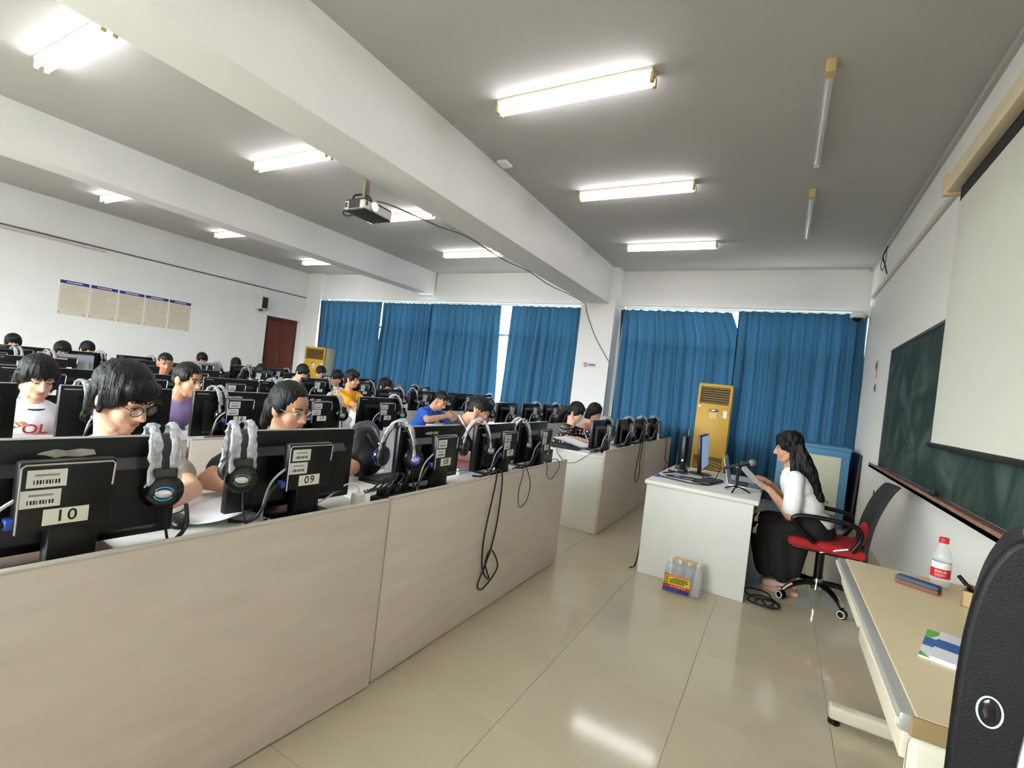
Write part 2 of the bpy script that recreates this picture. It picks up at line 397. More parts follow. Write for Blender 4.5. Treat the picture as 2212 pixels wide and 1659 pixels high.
def curtain(xt0, xt1, xb0, xb1, folds, label, y=8.40, zt=2.905, zb=0.06, seed=0, flat=0.0, mid=None):
    rnd = random.Random(seed); nu, nv = folds*12, 26
    ph = [rnd.uniform(-0.9, 0.9) for _ in range(folds+3)]; am = [rnd.uniform(0.65, 1.25) for _ in range(folds+3)]
    def lerp_l(a, t): i = int(t*folds); f = t*folds-i; return a[i]*(1-f) + a[i+1]*f
    vs = []; fs = []
    for j in range(nv+1):
        t = j/nv; z = zt + (zb-zt)*t
        for i in range(nu+1):
            u = i/nu
            e = t if mid is None else (t/mid[0]*mid[1] if t < mid[0] else mid[1] + (t-mid[0])/(1-mid[0])*(1-mid[1]))
            x0 = xt0 + (xb0-xt0)*e; x1 = xt1 + (xb1-xt1)*e
            x = x0 + (x1-x0)*u
            p = 2*math.pi*(u*folds) + lerp_l(ph, u)*(0.5+0.8*t) + 0.35*math.sin(5*t+ph[0]*4)
            w = math.sin(p); w = (abs(w)**0.85)*(1 if w > 0 else -1) + 0.35*math.sin(2.7*p+ph[1]*5)
            amp = (0.020 + 0.052*min(1, t*3.0))*lerp_l(am, u)
            if u < flat: amp *= 0.25
            pin = math.exp(-((t)/0.05)**2)
            yy = y + amp*w*(1-0.3*pin) + 0.012*math.sin(p*0.37+3*t)
            zz = z - 0.012*(1-pin)*0 - (0.014*abs(math.cos(p*0.5)) if j == 0 else 0)
            vs.append((x + 0.35*amp*math.cos(p), yy, zz))
    for j in range(nv):
        for i in range(nu):
            a = j*(nu+1)+i; fs.append((a, a+1, a+nu+2, a+nu+1))
    mb = MB(); mb.add(vs, fs)
    me = bpy.data.meshes.new('curtain'); me.from_pydata(mb.v, [], mb.f); me.materials.append(CURT); me.shade_smooth()
    o = place('curtain', me); return tag(o, label, 'curtain', 'blue curtains')
curtain(-10.60, -8.46, -10.50, -8.47, 14, 'blue curtain beside the rear yellow air conditioner', seed=1, flat=0.12)
curtain(-8.47, -6.95, -8.48, -6.96, 12, 'blue pleated curtain, second from the door corner', seed=2, y=8.44)
curtain(-6.96, -5.15, -6.97, -5.04, 11, 'blue curtain left of the bright gap in the long window', seed=3)
curtain(-4.90, -3.40, -4.99, -3.40, 9, 'blue curtain between the bright gap and the white column', seed=4)
curtain(-2.68, -0.85, -2.66, -0.62, 12, 'blue curtain between the white column and the front yellow air conditioner', seed=5, y=8.455, mid=(0.16, 0.75))
curtain(-0.74, 0.92, -0.74, 0.94, 11, 'blue curtain between the front air conditioner and the blackboard wall', seed=6, y=8.315)
RAIL = mat('white_curtain_rail', (222, 218, 208), 0.45, vary=0.03)
for a, c, lab in ((-10.6, -3.4, 'white curtain rail along the long rear window'), (-2.69, 0.92, 'white curtain rail over the front window')):
    t = thing('curtain_rail', lab, 'rail', (a, 8.42, 2.955), 0, 'curtain rails')
    MB().rbox(0, c-a, -0.016, 0.016, -0.012, 0.012, r=0.003, seg=1).build('rail', RAIL, t)
    n = int((c-a)/0.9)
    for k in range(n+1):
        MB().rbox(0.05+(c-a-0.1)*k/n-0.012, 0.05+(c-a-0.1)*k/n+0.012, 0.0, 0.08, 0.010, 0.03, r=0.002, seg=1).build('bracket', RAIL, t)

# ================================================================== AIR CONDITIONERS
ACY = mat('yellowed_gloss_plastic', (206, 162, 58), 0.42, vary=0.05, scale=2, spec=0.35)
ACC = mat('cream_metal_casing', (188, 184, 168), 0.5, vary=0.04)
ACS = mat('yellowed_louver', (204, 160, 72), 0.4, vary=0.05)
ACD = mat('outlet_dark', (30, 26, 22), 0.6, vary=0.1)
def air_con(loc, label, w=0.48, h=1.70, d=0.34, paper=True, extra=False):
    t = thing('air_conditioner', label, 'air conditioner', loc, 0, 'floor standing air conditioners')
    MB().rbox(-w/2+0.004, w/2-0.004, 0.05, d, 0.0, h-0.005, r=0.01).build('casing', ACC, t)
    # front shell with the outlet opening: frame pieces joined as one shell
    f = MB(); z0, z1 = h-0.30, h-0.055
    f.rbox(-w/2, w/2, 0, 0.055, 0.0, z0, r=0.014); f.rbox(-w/2, w/2, 0, 0.055, z1, h, r=0.014)
    f.box(-w/2, -w/2+0.035, 0.002, 0.053, z0-0.02, z1+0.02); f.box(w/2-0.035, w/2, 0.002, 0.053, z0-0.02, z1+0.02)
    f.build('front_shell', ACY, t)
    MB().box(-w/2+0.03, w/2-0.03, 0.04, 0.06, z0-0.005, z1+0.005).build('outlet_recess', ACD, t, smooth=False)
    for k in range(7):
        zz = z0 + 0.018 + k*(z1-z0-0.03)/6
        MB().add([(-w/2+0.035, 0.008, zz-0.006), (w/2-0.035, 0.008, zz-0.006), (w/2-0.035, 0.04, zz+0.004), (-w/2+0.035, 0.04, zz+0.004),
                  (-w/2+0.035, 0.008, zz-0.002), (w/2-0.035, 0.008, zz-0.002), (w/2-0.035, 0.04, zz+0.008), (-w/2+0.035, 0.04, zz+0.008)],
                 [(0,3,2,1),(4,5,6,7),(0,1,5,4),(1,2,6,5),(2,3,7,6),(3,0,4,7)]).build('louver', ACS, t, smooth=False)
    e = MB().ellipsoid((0.01 if not extra else 0, 0.004, h-0.40), (0.085, 0.008, 0.028), n=24).build('display', mat('display_oval', (92, 92, 78), 0.3, vary=0.2, scale=30), t)
    MB().rbox(-0.022, 0.022, -0.006, 0.0, h-0.408, h-0.392, r=0.002, seg=1).build('button', SILVER, e)
    n = 13
    for k in range(n):
        zz = 0.08 + k*0.038; pts = []
        for i in range(13):
            u = -1 + i/6.0
            pts.append((u*(w/2-0.05), -0.006, zz - 0.03*u*u*(1 if k > n-4 else 0.2)))
        MB().tube(pts, 0.009, n=6, smooth=0).build('intake_louver', ACS, t)
    MB().box(-w/2+0.04, w/2-0.04, -0.002, 0.002, 0.05, 0.60).build('intake_recess', mat('intake_dark', (110, 82, 34), 0.6, vary=0.1), t, smooth=False)
    MB().box(-0.05, 0.055, -0.003, -0.001, h-0.53, h-0.435).build('notice_sticker', mat('yellowed_sticker', (214, 196, 130), 0.5), t, smooth=False)
    MB().box(w/2-0.10, w/2-0.045, -0.003, -0.001, h-0.50, h-0.39).build('notice_sticker', PAPER, t, smooth=False)
    MB().rbox(-w/2+0.02, -w/2+0.06, -0.004, 0.0, h-0.365, h-0.342, r=0.002, seg=1).build('badge', WHITEPL, t)
    if extra: MB().box(-0.02, 0.05, -0.004, -0.001, h-0.45, h-0.40).build('notice_sticker', PAPER, t, smooth=False)
    return t
air_con((-0.885, 7.86, 0), 'tall yellowed floor air conditioner behind the teacher desk')
air_con((-10.06, 7.95, 0), 'yellowed floor air conditioner in the rear corner by the door', w=0.72, h=1.67, d=0.34, extra=True)

# ================================================================== BLUE CABINET, LEANING BOARD
CABB = mat('blue_steel', (78, 128, 164), 0.4, vary=0.04); CABD = mat('beige_steel', (196, 194, 172), 0.45, vary=0.03)
t = thing('steel_cabinet', 'low blue steel cabinet with beige door in the front corner', 'cabinet', (0.42, 7.40, 0))
MB().rbox(-0.40, 0.40, 0.02, 0.62, 0.0, 0.985, r=0.008).build('body', CABB, t)
MB().rbox(-0.415, 0.415, 0.0, 0.63, 0.985, 1.03, r=0.01).build('top', CABB, t)
dr = MB().rbox(-0.31, 0.31, 0.0, 0.03, 0.17, 0.90, r=0.006).build('door', CABD, t)
MB().rbox(-0.40, 0.40, 0.005, 0.03, 0.90, 0.985, r=0.004).build('door_header', CABB, t)
for k in range(2): MB().rbox(0.05, 0.23, -0.004, 0.002, 0.24+0.06*k, 0.275+0.06*k, r=0.004).build('vent', mat('vent_slot', (150, 148, 126), 0.6), dr)
MB().cyl((0.25, 0.0, 0.62), (0.25, -0.012, 0.62), 0.012).build('lock', SILVER, dr)
t = MB()
t.M = Matrix.Translation((0.895, 7.42, 0.0)) @ Matrix.Rotation(R(2.0), 4, 'Y')
t.rbox(-0.012, 0.012, 0.0, 0.62, 0.0, 0.97, r=0.003, seg=1)
tag(t.build('leaning_board', mat('dark_board', (46, 42, 48), 0.5, vary=0.1)), 'dark flat board leaning between the blue cabinet and the front wall', 'board')

# ================================================================== BLACKBOARD
CHALK = bpy.data.materials.new('chalkboard_green'); CHALK.use_nodes = True; MATS['chalkboard_green'] = CHALK
nt = CHALK.node_tree; b = bsdf(CHALK); b.inputs['Roughness'].default_value = 0.62; b.inputs['Specular IOR Level'].default_value = 0.3
tc = nt.nodes.new('ShaderNodeTexCoord'); n1 = nt.nodes.new('ShaderNodeTexNoise'); n1.inputs['Scale'].default_value = 2.2; n1.inputs['Detail'].default_value = 8; n1.inputs['Distortion'].default_value = 1.6
nt.links.new(tc.outputs['Object'], n1.inputs['Vector'])
r1 = nt.nodes.new('ShaderNodeValToRGB'); r1.color_ramp.elements[0].color = rgb((32, 52, 46)); r1.color_ramp.elements[1].color = rgb((78, 94, 86)); r1.color_ramp.elements[0].position = 0.42; r1.color_ramp.elements[1].position = 0.72
nt.links.new(n1.outputs['Fac'], r1.inputs['Fac'])
w1 = nt.nodes.new('ShaderNodeTexNoise'); w1.inputs['Scale'].default_value = 5.0; w1.inputs['Detail'].default_value = 2; w1.inputs['Distortion'].default_value = 3.0
nt.links.new(tc.outputs['Object'], w1.inputs['Vector'])
r2 = nt.nodes.new('ShaderNodeValToRGB'); e = r2.color_ramp.elements; e[0].position = 0.488; e[0].color = (0, 0, 0, 1); e[1].position = 0.5; e[1].color = (1, 1, 1, 1)
e2 = r2.color_ramp.elements.new(0.512); e2.color = (0, 0, 0, 1)
nt.links.new(w1.outputs['Fac'], r2.inputs['Fac'])
n3 = nt.nodes.new('ShaderNodeTexNoise'); n3.inputs['Scale'].default_value = 1.6; nt.links.new(tc.outputs['Object'], n3.inputs['Vector'])
r3 = nt.nodes.new('ShaderNodeValToRGB'); r3.color_ramp.elements[0].position = 0.5; r3.color_ramp.elements[1].position = 0.75; r3.color_ramp.elements[1].color = (0.28, 0.28, 0.28, 1)
nt.links.new(n3.outputs['Fac'], r3.inputs['Fac'])
mm = nt.nodes.new('ShaderNodeMath'); mm.operation = 'MULTIPLY'; nt.links.new(r2.outputs[0], mm.inputs[0]); nt.links.new(r3.outputs[0], mm.inputs[1])
mx = nt.nodes.new('ShaderNodeMix'); mx.data_type = 'RGBA'; nt.links.new(mm.outputs[0], mx.inputs[0]); nt.links.new(r1.outputs[0], mx.inputs[6]); mx.inputs[7].default_value = rgb((196, 200, 192))
nt.links.new(mx.outputs[2], b.inputs['Base Color'])
FRAMEM = mat('purple_brown_frame', (74, 58, 62), 0.5, vary=0.1)
LEDGE = mat('chalky_wood_ledge', (142, 106, 84), 0.7, vary=0.25, scale=12)
t = thing('blackboard', 'dark green chalkboard with purple-brown frame on the front wall', 'blackboard', (XR, 1.9, 0.97))
MB().box(-0.022, -0.002, 0, 4.24, 0, 1.16).build('writing_surface', CHALK, t, smooth=False)
for nm, bx in (('frame', (-0.03, -0.001, -0.03, 4.27, 1.15, 1.18)), ('frame', (-0.03, -0.001, 4.23, 4.265, -0.01, 1.18)), ('frame', (-0.03, -0.001, -0.03, 0.0, -0.01, 1.18))):
    MB().rbox(*bx, r=0.004, seg=1).build(nm, FRAMEM, t)
MB().box(-0.10, -0.001, -0.03, 4.30, -0.035, -0.012).box(-0.10, -0.09, -0.03, 4.30, -0.035, 0.008).build('chalk_ledge', LEDGE, t, smooth=False)
tag(MB().rbox(0.865, 0.905, 4.02, 4.14, 0.962, 1.0, r=0.006).build('chalk_eraser', mat('felt_eraser', (52, 54, 62), 0.9)), 'dark felt eraser on the blackboard ledge', 'eraser')

# ================================================================== PROJECTION SCREEN
SCRM = mat('matte_white_screen', (208, 208, 196), 0.9, vary=0.01)
SCRB = mat('screen_black_border', (18, 18, 20), 0.8, vary=0.0)
CASEM = mat('cream_metal_case', (222, 206, 170), 0.5, vary=0.04)
t = thing('projection_screen', 'pulled-down white projection screen with cream case over the blackboard', 'screen', (0.845, 1.0, 0))
MB().box(-0.003, 0.0, 0.02, 2.965, 1.30, 2.83).build('screen_fabric', SCRM, t, smooth=False)
MB().box(-0.0035, 0.0005, 0.02, 2.965, 2.83, 2.93).build('black_header', SCRB, t, smooth=False)
MB().cyl((0, -0.02, 1.285), (0, 3.0, 1.285), 0.016).build('weight_bar', SCRB, t)
MB().rbox(-0.06, 0.06, -0.05, 3.06, 2.92, 3.035, r=0.006).build('case', CASEM, t)
MB().rbox(-0.075, 0.075, 3.04, 3.085, 2.905, 3.05, r=0.01).build('end_cap', mat('cream_end_cap', (212, 184, 146), 0.5), t)
for yy in (0.3, 2.8): MB().rbox(0.05, 0.098, yy-0.02, yy+0.02, 2.96, 3.03, r=0.003, seg=1).build('wall_bracket', CASEM, t)

# ================================================================== PROJECTOR
PRW = mat('projector_white', (216, 214, 206), 0.45, vary=0.03); PRB = mat('projector_black', (34, 31, 33), 0.5, vary=0.1)
t = thing('projector', 'white and black ceiling projector hanging from the beam, lens lit', 'projector', (-3.27, 2.965, 2.645))
MB().rbox(-0.12, 0.12, -0.165, 0.165, 0.012, 0.088, r=0.016, seg=3).build('body', PRW, t)
MB().rbox(-0.115, 0.115, -0.16, 0.16, 0.0, 0.014, r=0.006).build('underside', PRB, t)
MB().rbox(-0.115, 0.112, -0.158, 0.158, 0.086, 0.10, r=0.006).build('top_cover', PRB, t)
MB().box(-0.06, 0.07, -0.1665, -0.16, 0.018, 0.082).build('vent', PRB, t, smooth=False)
MB().box(-0.105, -0.075, -0.1665, -0.16, 0.028, 0.07).build('vent', DARKGREY, t, smooth=False)
MB().rbox(0.115, 0.122, -0.145, -0.125, 0.04, 0.08, r=0.004).build('sensor', BLACKGL, t)
ln = MB().revolve((0.105, -0.055, 0.055), (0.16, -0.055, 0.055), [(0, 0.044), (0.026, 0.044), (0.028, 0.036), (0.012, 0.034)], n=24).build('lens_ring', SILVER, t)
MB().ellipsoid((0.118, -0.055, 0.055), (0.010, 0.033, 0.033), n=18).build('lens', mat('lit_lens', (255, 250, 225), 0.1, vary=0, emit=3.0, emit_c=(255, 246, 214)), ln)
MB().rbox(-0.03, 0.0, -0.065, -0.015, 0.10, 0.30, r=0.004).build('mount_pole', mat('mount_beige', (150, 136, 120), 0.5), t)
MB().rbox(-0.07, 0.06, -0.10, 0.05, 0.10, 0.118, r=0.004).build('mount_plate', mat('mount_grey', (92, 86, 80), 0.5), t)
MB().tube([(-0.10, -0.10, 0.095), (-0.08, -0.10, 0.15), (-0.03, -0.06, 0.172), (0.02, -0.03, 0.16), (0.03, 0.0, 0.12), (0.05, 0.04, 0.10)], 0.008).build('cable', CABLEM, t)
MB().tube([(-0.115, -0.12, 0.05), (-0.15, -0.14, 0.0), (-0.12, -0.13, -0.03), (-0.06, -0.10, -0.01), (-0.05, -0.1, 0.005)], 0.006).build('cable', CABLEM, t)
# the projector's own beam: rectangular aperture
ld = bpy.data.lights.new('projector_beam', 'SPOT'); ld.energy = 9; ld.color = (1.0, 0.97, 0.86); ld.shadow_soft_size = 0.01; ld.spot_size = R(100); ld.spot_blend = 0.0
ld.use_nodes = True; ln = ld.node_tree; em = ln.nodes['Emission']
tc = ln.nodes.new('ShaderNodeTexCoord'); sp = ln.nodes.new('ShaderNodeSeparateXYZ'); ln.links.new(tc.outputs['Normal'], sp.inputs[0])
def _m(op, a, b2):
    n = ln.nodes.new('ShaderNodeMath'); n.operation = op
    for i, x in enumerate((a, b2)):
        if isinstance(x, (int, float)): n.inputs[i].default_value = x
        else: ln.links.new(x, n.inputs[i])
    return n.outputs[0]
zz = _m('ABSOLUTE', sp.outputs[2], 0)
ux = _m('DIVIDE', sp.outputs[0], zz); uy = _m('DIVIDE', sp.outputs[1], zz)
mk = _m('MULTIPLY', _m('LESS_THAN', _m('ABSOLUTE', _m('SUBTRACT', ux, 0.12), 0), 0.36), _m('LESS_THAN', _m('ABSOLUTE', _m('ADD', uy, 0.19), 0), 0.165))
ln.links.new(mk, em.inputs['Strength'])
lo = bpy.data.objects.new('projector_beam', ld); COL.objects.link(lo); lo.parent = t
lo.location = (0.165, -0.055, 0.055)
lo.rotation_euler = Matrix(((0, 0, -1), (-1, 0, 0), (0, 1, 0))).to_euler()   # local -Z -> +X, +X -> -Y, +Y -> +Z

# ================================================================== SMALL WALL AND CEILING THINGS
tag(MB().tube([(-3.22, 3.0, 2.79), (-3.3, 3.3, 2.86), (-3.26, 3.9, 2.88), (-3.25, 4.4, 2.93), (-3.245, 5.2, 2.90), (-3.245, 5.9, 2.93), (-3.245, 6.6, 2.90), (-3.245, 7.4, 2.93), (-3.245, 8.1, 2.92), (-3.2, 8.165, 2.75), (-3.0, 8.17, 2.35), (-2.72, 8.17, 1.95), (-2.69, 8.175, 1.87), (-2.685, 8.175, 1.2)], 0.007).build('projector_cable', mat('grey_wire', (120, 116, 112), 0.5)), 'thin grey cable running from the projector along the beam to the column', 'cable')
tag(MB().rbox(-2.76, -2.65, 4.08, 4.22, ZC-0.03, ZC, r=0.008).build('junction_box', WHITEPL), 'small white junction box on the ceiling beside the beam', 'box')
tag(MB().tube([(0.93, 7.2, 3.57), (0.90, 7.35, 3.45), (0.92, 7.25, 3.30), (0.93, 7.15, 3.18)], 0.007).build('hanging_wire', CABLEM), 'black wire end dangling straight from the ceiling corner', 'wire')
tag(MB().tube([(0.93, 7.40, 3.57), (0.92, 7.52, 3.50), (0.92, 7.62, 3.40), (0.93, 7.55, 3.32), (0.935, 7.42, 3.38), (0.935, 7.41, 3.56)], 0.005).build('hanging_wire', mat('brown_wire', (92, 76, 66), 0.5)), 'thin brown wire loop hanging at the front wall ceiling', 'wire')
t = thing('security_camera', 'white dome security camera at the curtain corner', 'camera', (0.80, 8.20, 2.80))
MB().revolve((0, 0, 0.02), (0, 0, 0.12), [(0, 0.085), (0.02, 0.095), (0.07, 0.09), (0.09, 0.06), (0.095, 0.001)], n=24).build('housing', WHITEPL, t)
MB().ellipsoid((0, 0, 0.02), (0.06, 0.06, 0.05), n=18).build('dome', BLACKGL, t)
MB().rbox(0.0, 0.145, -0.015, 0.015, 0.095, 0.125, r=0.005).rbox(0.12, 0.145, -0.04, 0.04, 0.03, 0.19, r=0.005).build('bracket', WHITEPL, t)
for y, z, lab, w, h in ((7.12, 2.07, 'small wall plate with orange tags on the front wall', 0.09, 0.12), (7.06, 1.80, 'grey switch plate below the tagged wall plate', 0.08, 0.10), (6.30, 0.66, 'white power socket low on the front wall behind the chair', 0.09, 0.09)):
    t = thing('wall_socket', lab, 'socket', (XR, y, z), 0, 'plates on the front wall')
    MB().rbox(-0.012, 0, -w/2, w/2, -h/2, h/2, r=0.003).build('plate', WHITEPL if z < 1 else mat('grey_plate', (168, 168, 166), 0.5), t)
    for k in range(2): MB().rbox(-0.016, -0.01, -w/2+0.012+k*w/2, -0.008+k*w/2, -h*0.3, h*0.3, r=0.002, seg=1).build('slot', DARKGREY, t)
    if z > 2:
        for k in range(2): MB().box(-0.004, -0.001, -0.03+k*0.04, -0.012+k*0.04, -h/2-0.09, -h/2).build('tag', mat('tan_tag', (190, 150, 120), 0.6), t, smooth=False)
t = thing('wall_speaker', 'small beige wall loudspeaker with dark grille above the door', 'speaker', (XB, 7.12, 2.42))
MB().prism([(0, -0.10), (0.15, -0.06), (0.15, 0.10), (0, 0.12)], 'z', 0, 0.30).build('cabinet', mat('beige_speaker', (206, 200, 184), 0.5), t, smooth=False)
MB().box(0.15, 0.156, -0.05, 0.09, 0.02, 0.28).build('grille', GRILLE, t, smooth=False)
MB().rbox(0.02, 0.06, -0.03, 0.03, -0.05, 0.0, r=0.004).build('bracket', DARKGREY, t)
# notices on the back wall
POSTB = mat('cream_notice', (214, 204, 184), 0.6, vary=0.04, scale=30, stretch=(1, 0.4, 3)); POSTH = mat('navy_header', (36, 40, 128), 0.5, vary=0.05)
POSTL = mat('faint_text', (196, 184, 162), 0.6, vary=0.1)
ords = ['first', 'second', 'third', 'fourth', 'fifth']
for k in range(5):
    y0 = 3.44 + k*0.434
    t = thing('wall_notice', 'cream notice with navy header on rear wall, %s from the door' % ords[4-k], 'notice', (XB, y0, 1.64), 0, 'notices on the rear wall')
    MB().box(0.0, 0.008, 0, 0.405, 0, 0.60).build('sheet', POSTB, t, smooth=False)
    hd = MB().box(0.002, 0.010, 0, 0.405, 0.545, 0.60).build('header', POSTH, t, smooth=False)
    nb = MB()
    for g in range(9): nb.box(0.010, 0.011, 0.09+g*0.025, 0.107+g*0.025, 0.562, 0.583)
    o = nb.build('title_characters', PAPER, hd, smooth=False); o['kind'] = 'stuff'
    nb = MB(); rr = random.Random(k)
    for g in range(17): nb.box(0.008, 0.0085, 0.03, 0.375-rr.choice((0, 0, 0.05, 0.15)), 0.50-g*0.025, 0.507-g*0.025)
    o = nb.build('text_lines', POSTL, t, smooth=False); o['kind'] = 'stuff'
    for yy in (0.02, 0.36): MB().cyl((0.008, yy, 0.03), (0.014, yy, 0.03), 0.008).build('pin', DARKGREY, t)
t = thing('no_smoking_sign', 'small white sign with red ring on the white column', 'sign', (-3.04, 8.178, 1.835))
MB().rbox(-0.13, 0.13, -0.004, 0.0, -0.05, 0.05, r=0.001, seg=1).build('plate', WHITELAM, t)
pts = [(-0.075+0.033*math.cos(a*math.pi/8), -0.005, 0.033*math.sin(a*math.pi/8)) for a in range(16)]
MB().tube(pts, 0.006, closed=True, smooth=2).build('red_ring', mat('sign_red', (186, 44, 44), 0.5), t)
nb = MB(); nb.box(-0.082, -0.068, -0.0055, -0.004, -0.02, 0.02)
for g in range(5): nb.box(-0.02+g*0.025, 0.0+g*0.025, -0.0055, -0.004, -0.005, 0.02)
nb.box(-0.02, 0.10, -0.0055, -0.004, -0.022, -0.016)
o = nb.build('lettering', INK, t, smooth=False); o['kind'] = 'stuff'
# ================================================================== COMPUTER DESKS
ROWX = [-1.42, -3.02, -4.43, -5.85, -7.27, -8.68]
DZ = 0.76
UNITS = [(-0.42, 1.578, 'fourth'), (1.598, 3.575, 'third'), (4.53, 6.128, 'second'), (6.142, 7.74, 'first')]
ROWN = ['first', 'second', 'third', 'fourth', 'fifth', 'sixth']
ORD = ['tenth', 'first', 'second', 'third', 'fourth', 'fifth', 'sixth', 'seventh', 'eighth', 'ninth']
def desk(xp, y0, y1, label, rot=0.0):
    # origin at the far front corner so that the near end can swing
    t = thing('computer_desk', label, 'desk', (xp, y1, 0), rot, 'computer desks in rows')
    L = y1-y0
    p = MB().rbox(-0.022, 0.0, -L, 0, 0.004, 0.806, r=0.004).build('modesty_panel', PANELM, t)
    MB().rbox(-0.0225, 0.001, -L, 0, 0.800, 0.812, r=0.003, seg=1).build('edge_strip', PANELEDGE, p)
    MB().rbox(-0.62, -0.0225, -L+0.004, -0.004, DZ-0.026, DZ, r=0.005).build('worktop', WHITELAM, t)
    for yy in (-L+0.002, -0.024):
        MB().rbox(-0.55, -0.0225, yy, yy+0.022, 0.0, DZ-0.026, r=0.003, seg=1).build('side_panel', WHITELAM, t)
    return t
for r, xp in enumerate(ROWX):
    for k, (a, c, od) in enumerate(UNITS):
        lab = 'grey-beige panelled computer desk in the %s row, %s from the curtains' % (ROWN[r], od)
        if r == 0 and k == 0: desk(xp+0.012, a, c, lab, R(-3.6))
        else: desk(xp, a, c, lab)

# ================================================================== MONITORS WITH REAR MINI COMPUTER
STICK = mat('asset_sticker', (226, 225, 226), 0.5, vary=0.02)
def monitor_proto(shell, silver=False):
    t = bpy.data.objects.new('computer_monitor', None)
    MB().rbox(-0.10, 0.13, -0.115, 0.115, 0.0, 0.012, r=0.004).build('base', BLACKPL, t)
    MB().rbox(0.045, 0.098, -0.05, 0.05, 0.010, 0.20, r=0.006).build('neck', BLACKPL, t)
    sh = MB()
    sh.rbox(-0.022, 0.010, -0.262, 0.262, 0.032, 0.325, r=0.006)
    sh.prism([(0.008, 0.268), (0.040, 0.238), (0.046, 0.07), (0.008, 0.046)], 'y', -0.205, 0.205)
    bk = sh.build('back_shell', shell, t, angle=25)
    MB().box(-0.0235, -0.0215, -0.248, 0.248, 0.05, 0.312).build('screen', SCREENOFF, t, smooth=False)
    MB().box(-0.021, 0.009, -0.258, 0.258, 0.3245, 0.3262).build('top_edge', mat('grey_edge_highlight', (150, 148, 148), 0.35) if not silver else SILVER, bk, smooth=False)  # on black shells the ceiling's highlight is painted as a grey strip
    MB().box(0.0098, 0.0108, -0.245, -0.175, 0.303, 0.309).build('brand_mark', INKGREY, bk, smooth=False)
    pc = MB().rbox(0.098, 0.134, -0.093, 0.093, 0.100, 0.270, r=0.008).build('mini_computer', BLACKPL, t); pc.location = (0, -0.03, 0.024)
    MB().tube([(0.135, 0.086, 0.20), (0.135, 0.0885, 0.255), (0.135, 0.082, 0.262), (0.135, -0.082, 0.262), (0.135, -0.0885, 0.255), (0.135, -0.0885, 0.10)], 0.0022, n=6, smooth=0).build('silver_trim', SILVER, pc)
    for yy, zz in ((-0.078, 0.208), (-0.086, 0.160)):
        s = MB().box(0.1342, 0.1352, yy, yy+0.072, zz, zz+0.042)
        for g in range(9): s.box(0.1352, 0.1355, yy+0.012+g*0.0055, yy+0.012+g*0.0055+(0.0035 if g % 3 else 0.0022), zz+0.008, zz+0.018, mi=1)
        s.box(0.1352, 0.1354, yy+0.014, yy+0.058, zz+0.027, zz+0.032, mi=2)
        s.build('asset_sticker', [STICK, INK, INKGREY], pc, smooth=False)
    MB().rbox(0.10, 0.13, -0.135, -0.094, 0.135, 0.16, r=0.004).build('display_plug', VGABLUE, t)
    MB().tube([(0.115, -0.094, 0.205), (0.12, -0.125, 0.20), (0.10, -0.16, 0.15), (0.085, -0.17, 0.06), (0.07, -0.16, 0.006)], 0.0045).build('network_cable', CABLEG, t)
    MB().tube([(0.115, -0.132, 0.148), (0.12, -0.165, 0.13), (0.09, -0.18, 0.05), (0.05, -0.20, 0.008), (0.0, -0.24, 0.006)], 0.006).build('display_cable', CABLEM, t)
    return t
MON = monitor_proto(BLACKPL)
SILVSH = mat('silver_grey_plastic', (150, 154, 158), 0.45, vary=0.05)
MONS = monitor_proto(SILVSH, True)
def number_card(num):
    s = MB().box(0.1342, 0.1354, -0.043, 0.043, 0.114, 0.153)
    v, f = text_geo(num, 0.040, bold=0.012, space=1.15)
    s.add([(0.1359, a, 0.1335+bb) for a, bb, _ in v], f, mi=1)
    me = bpy.data.meshes.new('number_label'); me.from_pydata(s.v, [], s.f)
    me.materials.append(LABELW); me.materials.append(INK); me.polygons.foreach_set('material_index', s.mi)
    return me
PEEL = mat('torn_paper', (205, 200, 198), 0.8, vary=0.2, scale=50)
def peel_mesh(seed):
    rr = random.Random(seed); m = MB()
    for c in (-0.03, 0.02):
        m.prism([(c+rr.uniform(0, 0.03)*math.cos(a)+0.02*math.cos(a), 0.288+0.009*math.sin(a)+rr.uniform(-0.003, 0.003)) for a in [i*math.pi/4 for i in range(8)]], 'x', 0.0101, 0.0108)
    return m.mesh('torn_sticker', [PEEL], smooth=False)
def monitor(row, y, num, rot=0.0, kind='black', peel=False, x=None, pos=''):
    src = MON if kind == 'black' else MONS
    o = src.copy(); COL.objects.link(o)
    pcn = None
    for ch in src.children:
        c = ch.copy(); COL.objects.link(c); c.parent = o
        for g in ch.children:
            d = g.copy(); COL.objects.link(d); d.parent = c
        if ch.name.startswith('mini_computer'): pcn = c
    place('number_label', number_card(num), pcn)
    if peel: place('torn_sticker', peel_mesh(int(num)), o)
    o.location = (x if x is not None else ROWX[row]-0.20, y, DZ); o.rotation_euler = (0, 0, R(rot))
    tag(o, '%s monitor numbered %s, %s from the curtains in the %s desk row' % (kind, num, ORD[int(num) % 10], ROWN[row]), 'monitor', 'monitors on the desks')
    return o

